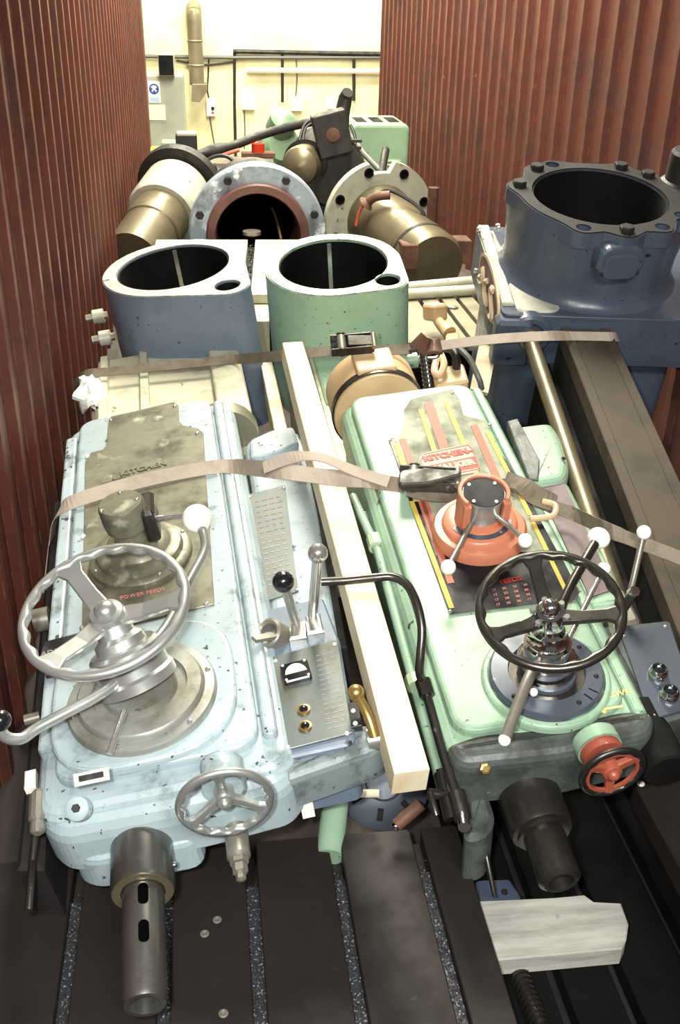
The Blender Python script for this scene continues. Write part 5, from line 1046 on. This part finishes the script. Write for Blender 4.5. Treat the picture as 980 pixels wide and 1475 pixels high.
# rear strap
def ratchet(parent, c, xd, up, L, w_, mat):
    x = Vector(xd).normalized(); up = Vector(up); up = (up - x * up.dot(x)).normalized(); y = up.cross(x); c = Vector(c)
    b = MB().bar(c - x * L * 0.5, c + x * L * 0.5, w_ * 1.1, 0.010, up=up).build('ratchet_base', mat, parent, bevel=0.002)
    for s_ in (-1, 1):
        MB().bar(c - x * L * 0.5 + y * s_ * w_ * 0.6 + up * 0.015, c + x * L * 0.45 + y * s_ * w_ * 0.6 + up * 0.012, 0.005, 0.032, up=up).build('side_plate', mat, b, bevel=0.001)
        MB().lathe(c - x * L * 0.25 + y * s_ * w_ * 0.66 + up * 0.018, y * s_, [(0.018, 0), (0.018, 0.004), (0.008, 0.006)], 14).build('ratchet_wheel', mat, b)
    MB().cyl(c - x * L * 0.25 - y * w_ * 0.6 + up * 0.020, c - x * L * 0.25 + y * w_ * 0.6 + up * 0.020, 0.014).build('spool', 'dull_steel', b)
    MB().bar(c - x * L * 0.1 + up * 0.03, c + x * L * 0.5 + up * 0.022, w_ * 0.85, 0.006, up=up).build('handle_plate', mat, b, bevel=0.002); MB().cyl(c + x * L * 0.5 - y * w_ * 0.6 + up * 0.02, c + x * L * 0.5 + y * w_ * 0.6 + up * 0.02, 0.009).build('handle_bar', 'dull_steel', b)
    return b
st = thing('ratchet_strap', 'narrow dark lashing strap stretched across all three machine arms at the rear', 'strap')
VD = Vector((0, 0.75, 0.66))
MB().ribbon([wa(105, 556, -0.26), wa(122, 540, -0.165), wa(150, 536, -0.150), wa(210, 530, -0.150), wa(300, 521, -0.148), wa(345, 517, -0.145), W.D(400, 513, 3.10), W.D(450, 508, 3.05), W.D(486, 504, 3.04)], 0.034, 0.003, VD, 5).build('webbing', 'webbing_dark', st)
rc = W.D(508, 500, 3.02); rx = W.D(560, 497, 3.03) - W.D(470, 506, 3.03); ratchet(st, rc, rx, (0, -0.5, 0.86), 0.13, 0.045, 'dark_steel')
MB().ribbon([W.D(535, 505, 3.03), W.D(565, 504, 3.04), W.D(592, 503, 3.06)], 0.034, 0.003, VD, 3).build('webbing', 'webbing_dark', st)
MB().tube([W.D(590, 506, 3.05), W.D(605, 503, 3.04), W.D(622, 501, 3.03), W.D(632, 507, 3.03), W.D(628, 514, 3.03), W.D(616, 515, 3.03)], 0.007, 8, n=5).build('wire_hook', 'dark_steel', st)
MB().ribbon([W.D(600, 488, 3.05), W.D(612, 498, 3.03), W.D(624, 500, 3.02), W.D(636, 499, 3.02)], 0.05, 0.012, [(0, 0.75, 0.66), (0.3, 0.2, 0.9), (0, 0.9, 0.3), (0, 0.75, 0.66)], 4).build('knotted_end', 'rusty', st)
MB().ribbon([W.D(632, 498, 3.02), W.D(680, 492, 3.02), W.D(730, 487, 3.02), W.D(790, 484, 3.03), wg(822, 484, 0.016), wg(878, 485, 0.014), wg(890, 486, -0.03)], 0.032, 0.003, VD, 5).build('webbing', 'webbing', st)
# front strap
sf = thing('ratchet_strap', 'wide pale lashing strap over the blue head, ratcheted on the green cover plate', 'strap')
VF = Vector((0.0, 0.80, 0.60))
P1 = [wa(66, 850, -0.30), wa(70, 810, -0.22), wa(75, 772, -0.13), wa(82, 742, -0.035), wa(98, 726, 0.014), wa(150, 708, 0.024), wa(220, 689, 0.022), wa(300, 674, 0.018), wa(340, 672, 0.016), W.D(400, 678, 2.36), W.D(470, 687, 2.33), W.D(530, 692, 2.30), wb(580, 699, 0.02)]
D1 = [(0.2, 0.95, 0.1)] * 3 + [(0.3, 0.9, 0.2)] + [tuple(VF)] * 9
MB().ribbon(P1, 0.040, 0.003, D1, 6).build('webbing', 'webbing', sf)
MB().ribbon([W.D(380, 674, 2.34), W.D(412, 661, 2.32), W.D(440, 657, 2.31), W.D(470, 661, 2.30), W.D(510, 678, 2.29), W.D(560, 694, 2.28)], 0.030, 0.003, [(0, 0.8, 0.6), (0, 0.6, 0.8), (0.1, 0.9, 0.3), (0.2, 0.9, 0.2), (0.1, 0.9, 0.4), (0, 0.8, 0.6)], 5).build('loose_tail', 'webbing', sf)
rb = ratchet(sf, wb(617, 696, 0.024), wb(672, 690, 0.03) - wb(578, 687, 0.03), B.n, 0.15, 0.055, 'galvanised')
MB().prism(roundpoly([(-0.075, -0.02), (-0.06, 0.035), (-0.02, 0.038), (0.09, 0.004), (0.09, -0.012), (0.0, -0.03)], 0.015), 0.0, 0.012, 0.004, T=Matrix.Translation(wb(613, 690, 0.055)) @ B.mat().to_3x3().to_4x4()).build('handle', 'galvanised', rb)
MB().ribbon([wb(590, 705, 0.02), wb(620, 712, 0.018), wb(655, 712, 0.016), wb(690, 702, 0.014), wb(735, 700, 0.014)], 0.04, 0.006, VF, 4).build('webbing_tail', 'webbing_dark', sf)
MB().ribbon([wb(728, 693, 0.014), wb(752, 700, 0.018), wb(775, 715, 0.02), wb(800, 727, 0.0)], 0.05, 0.014, [tuple(VF), (0.2, 0.9, 0.2), (0.0, 0.6, 0.8), tuple(VF)], 4).build('crumpled_end', 'webbing_dark', sf)
MB().tube([wb(782, 722, 0.02), wb(800, 728, 0.02), wb(798, 742, 0.02), wb(780, 746, 0.02), wb(764, 747, 0.02)], 0.008, 8, n=5).build('wire_hook', 'amber_paint', sf)
MB().ribbon([wb(795, 728, 0.005), wb(830, 742, 0.0), W.D(880, 765, 2.30), W.D(920, 781, 2.28), W.D(985, 806, 2.26), W.D(1060, 840, 2.24)], 0.034, 0.003, VF, 4).build('webbing', 'webbing_dark', sf)
MB().prism(B.poly([(762, 718), (778, 716), (780, 736), (766, 742)], 0.01), 0.006, 0.012).build('paper_tag', 'wood_new', sf)
# rag on the left arm
random.seed(3); mb = MB(); c0 = A.L(138, 552, -0.18); n1, n2 = 16, 10; vs, fs = [], []
for i in range(n2 + 1):
    for j in range(n1):
        th_, ph = math.pi * i / n2, 2 * math.pi * j / n1; k = 1 + 0.22 * math.sin(5 * ph + 3 * th_) + random.uniform(-0.12, 0.12)
        vs.append((c0.x - 0.02 + 0.055 * k * math.sin(th_) * math.cos(ph), c0.y - 0.05 + 0.12 * k * math.sin(th_) * math.sin(ph), c0.z - 0.005 + 0.030 * k * math.cos(th_)))
for i in range(n2):
    for j in range(n1): fs.append((i * n1 + j, i * n1 + (j + 1) % n1, (i + 1) * n1 + (j + 1) % n1, (i + 1) * n1 + j))
o = mb.add(vs, fs, True).build('rag', 'rag_cloth'); tag(o, 'crumpled white rag under the rear strap on the left arm', 'rag', frame=A)
# things in the gap between the heads, low down
o = MB().cyl(W.L(497, 1040, 0.24), W.L(474, 1235, 0.16), 0.030, seg=20).build('green_pipe', 'green_paint'); tag(o, 'thick green pipe rising from the back of the front bed plate', 'pipe')
t = thing('gear_cover', 'grey round slotted cover behind the front bed plate, below the timber end', 'cover'); p = W.L(562, 1195, 0.12); nb = Vector((0, -0.75, 0.66))
p = Vector((p.x, max(p.y, 1.72), 0.17)); MB().lathe(p, nb, [(0.11, -0.05), (0.11, 0.0), (0.095, 0.012), (0.045, 0.015), (0.04, 0.0), (0, 0.0)], 36).build('cover_disc', 'slate_panel', t)
e_, g_, _ = frame_for(nb)
for k in range(7): q = k * 0.9; MB().bar(p + (e_ * math.cos(q) + g_ * math.sin(q)) * 0.060 + nb * 0.0125, p + (e_ * math.cos(q) + g_ * math.sin(q)) * 0.088 + nb * 0.0125, 0.014, 0.006, up=nb).build('slot_mark', 'black_recess', t)
o = thing('clamp_rod', 'rusty rod with a bright end below the timber end', 'rod'); MB().cyl(W.L(607, 1158, 0.27), W.L(572, 1188, 0.23), 0.014).build('rod', 'rusty', o); MB().ball(W.L(570, 1190, 0.229), 0.0105, 14, 8).build('bright_end', 'chrome', o)
o = MB().cyl(W.L(498, 1143, 0.25), W.L(546, 1143, 0.25), 0.009).build('wooden_peg', 'wood_new'); tag(o, 'small pale wooden peg beside the thick green pipe', 'peg')
o = MB().cyl(W.L(57, 1248, 0.20), W.L(54, 1290, 0.19), 0.014).build('copper_union', 'orange_paint'); tag(o, 'orange pipe union behind the coolant pipe at lower left', 'pipe union')
# -- END
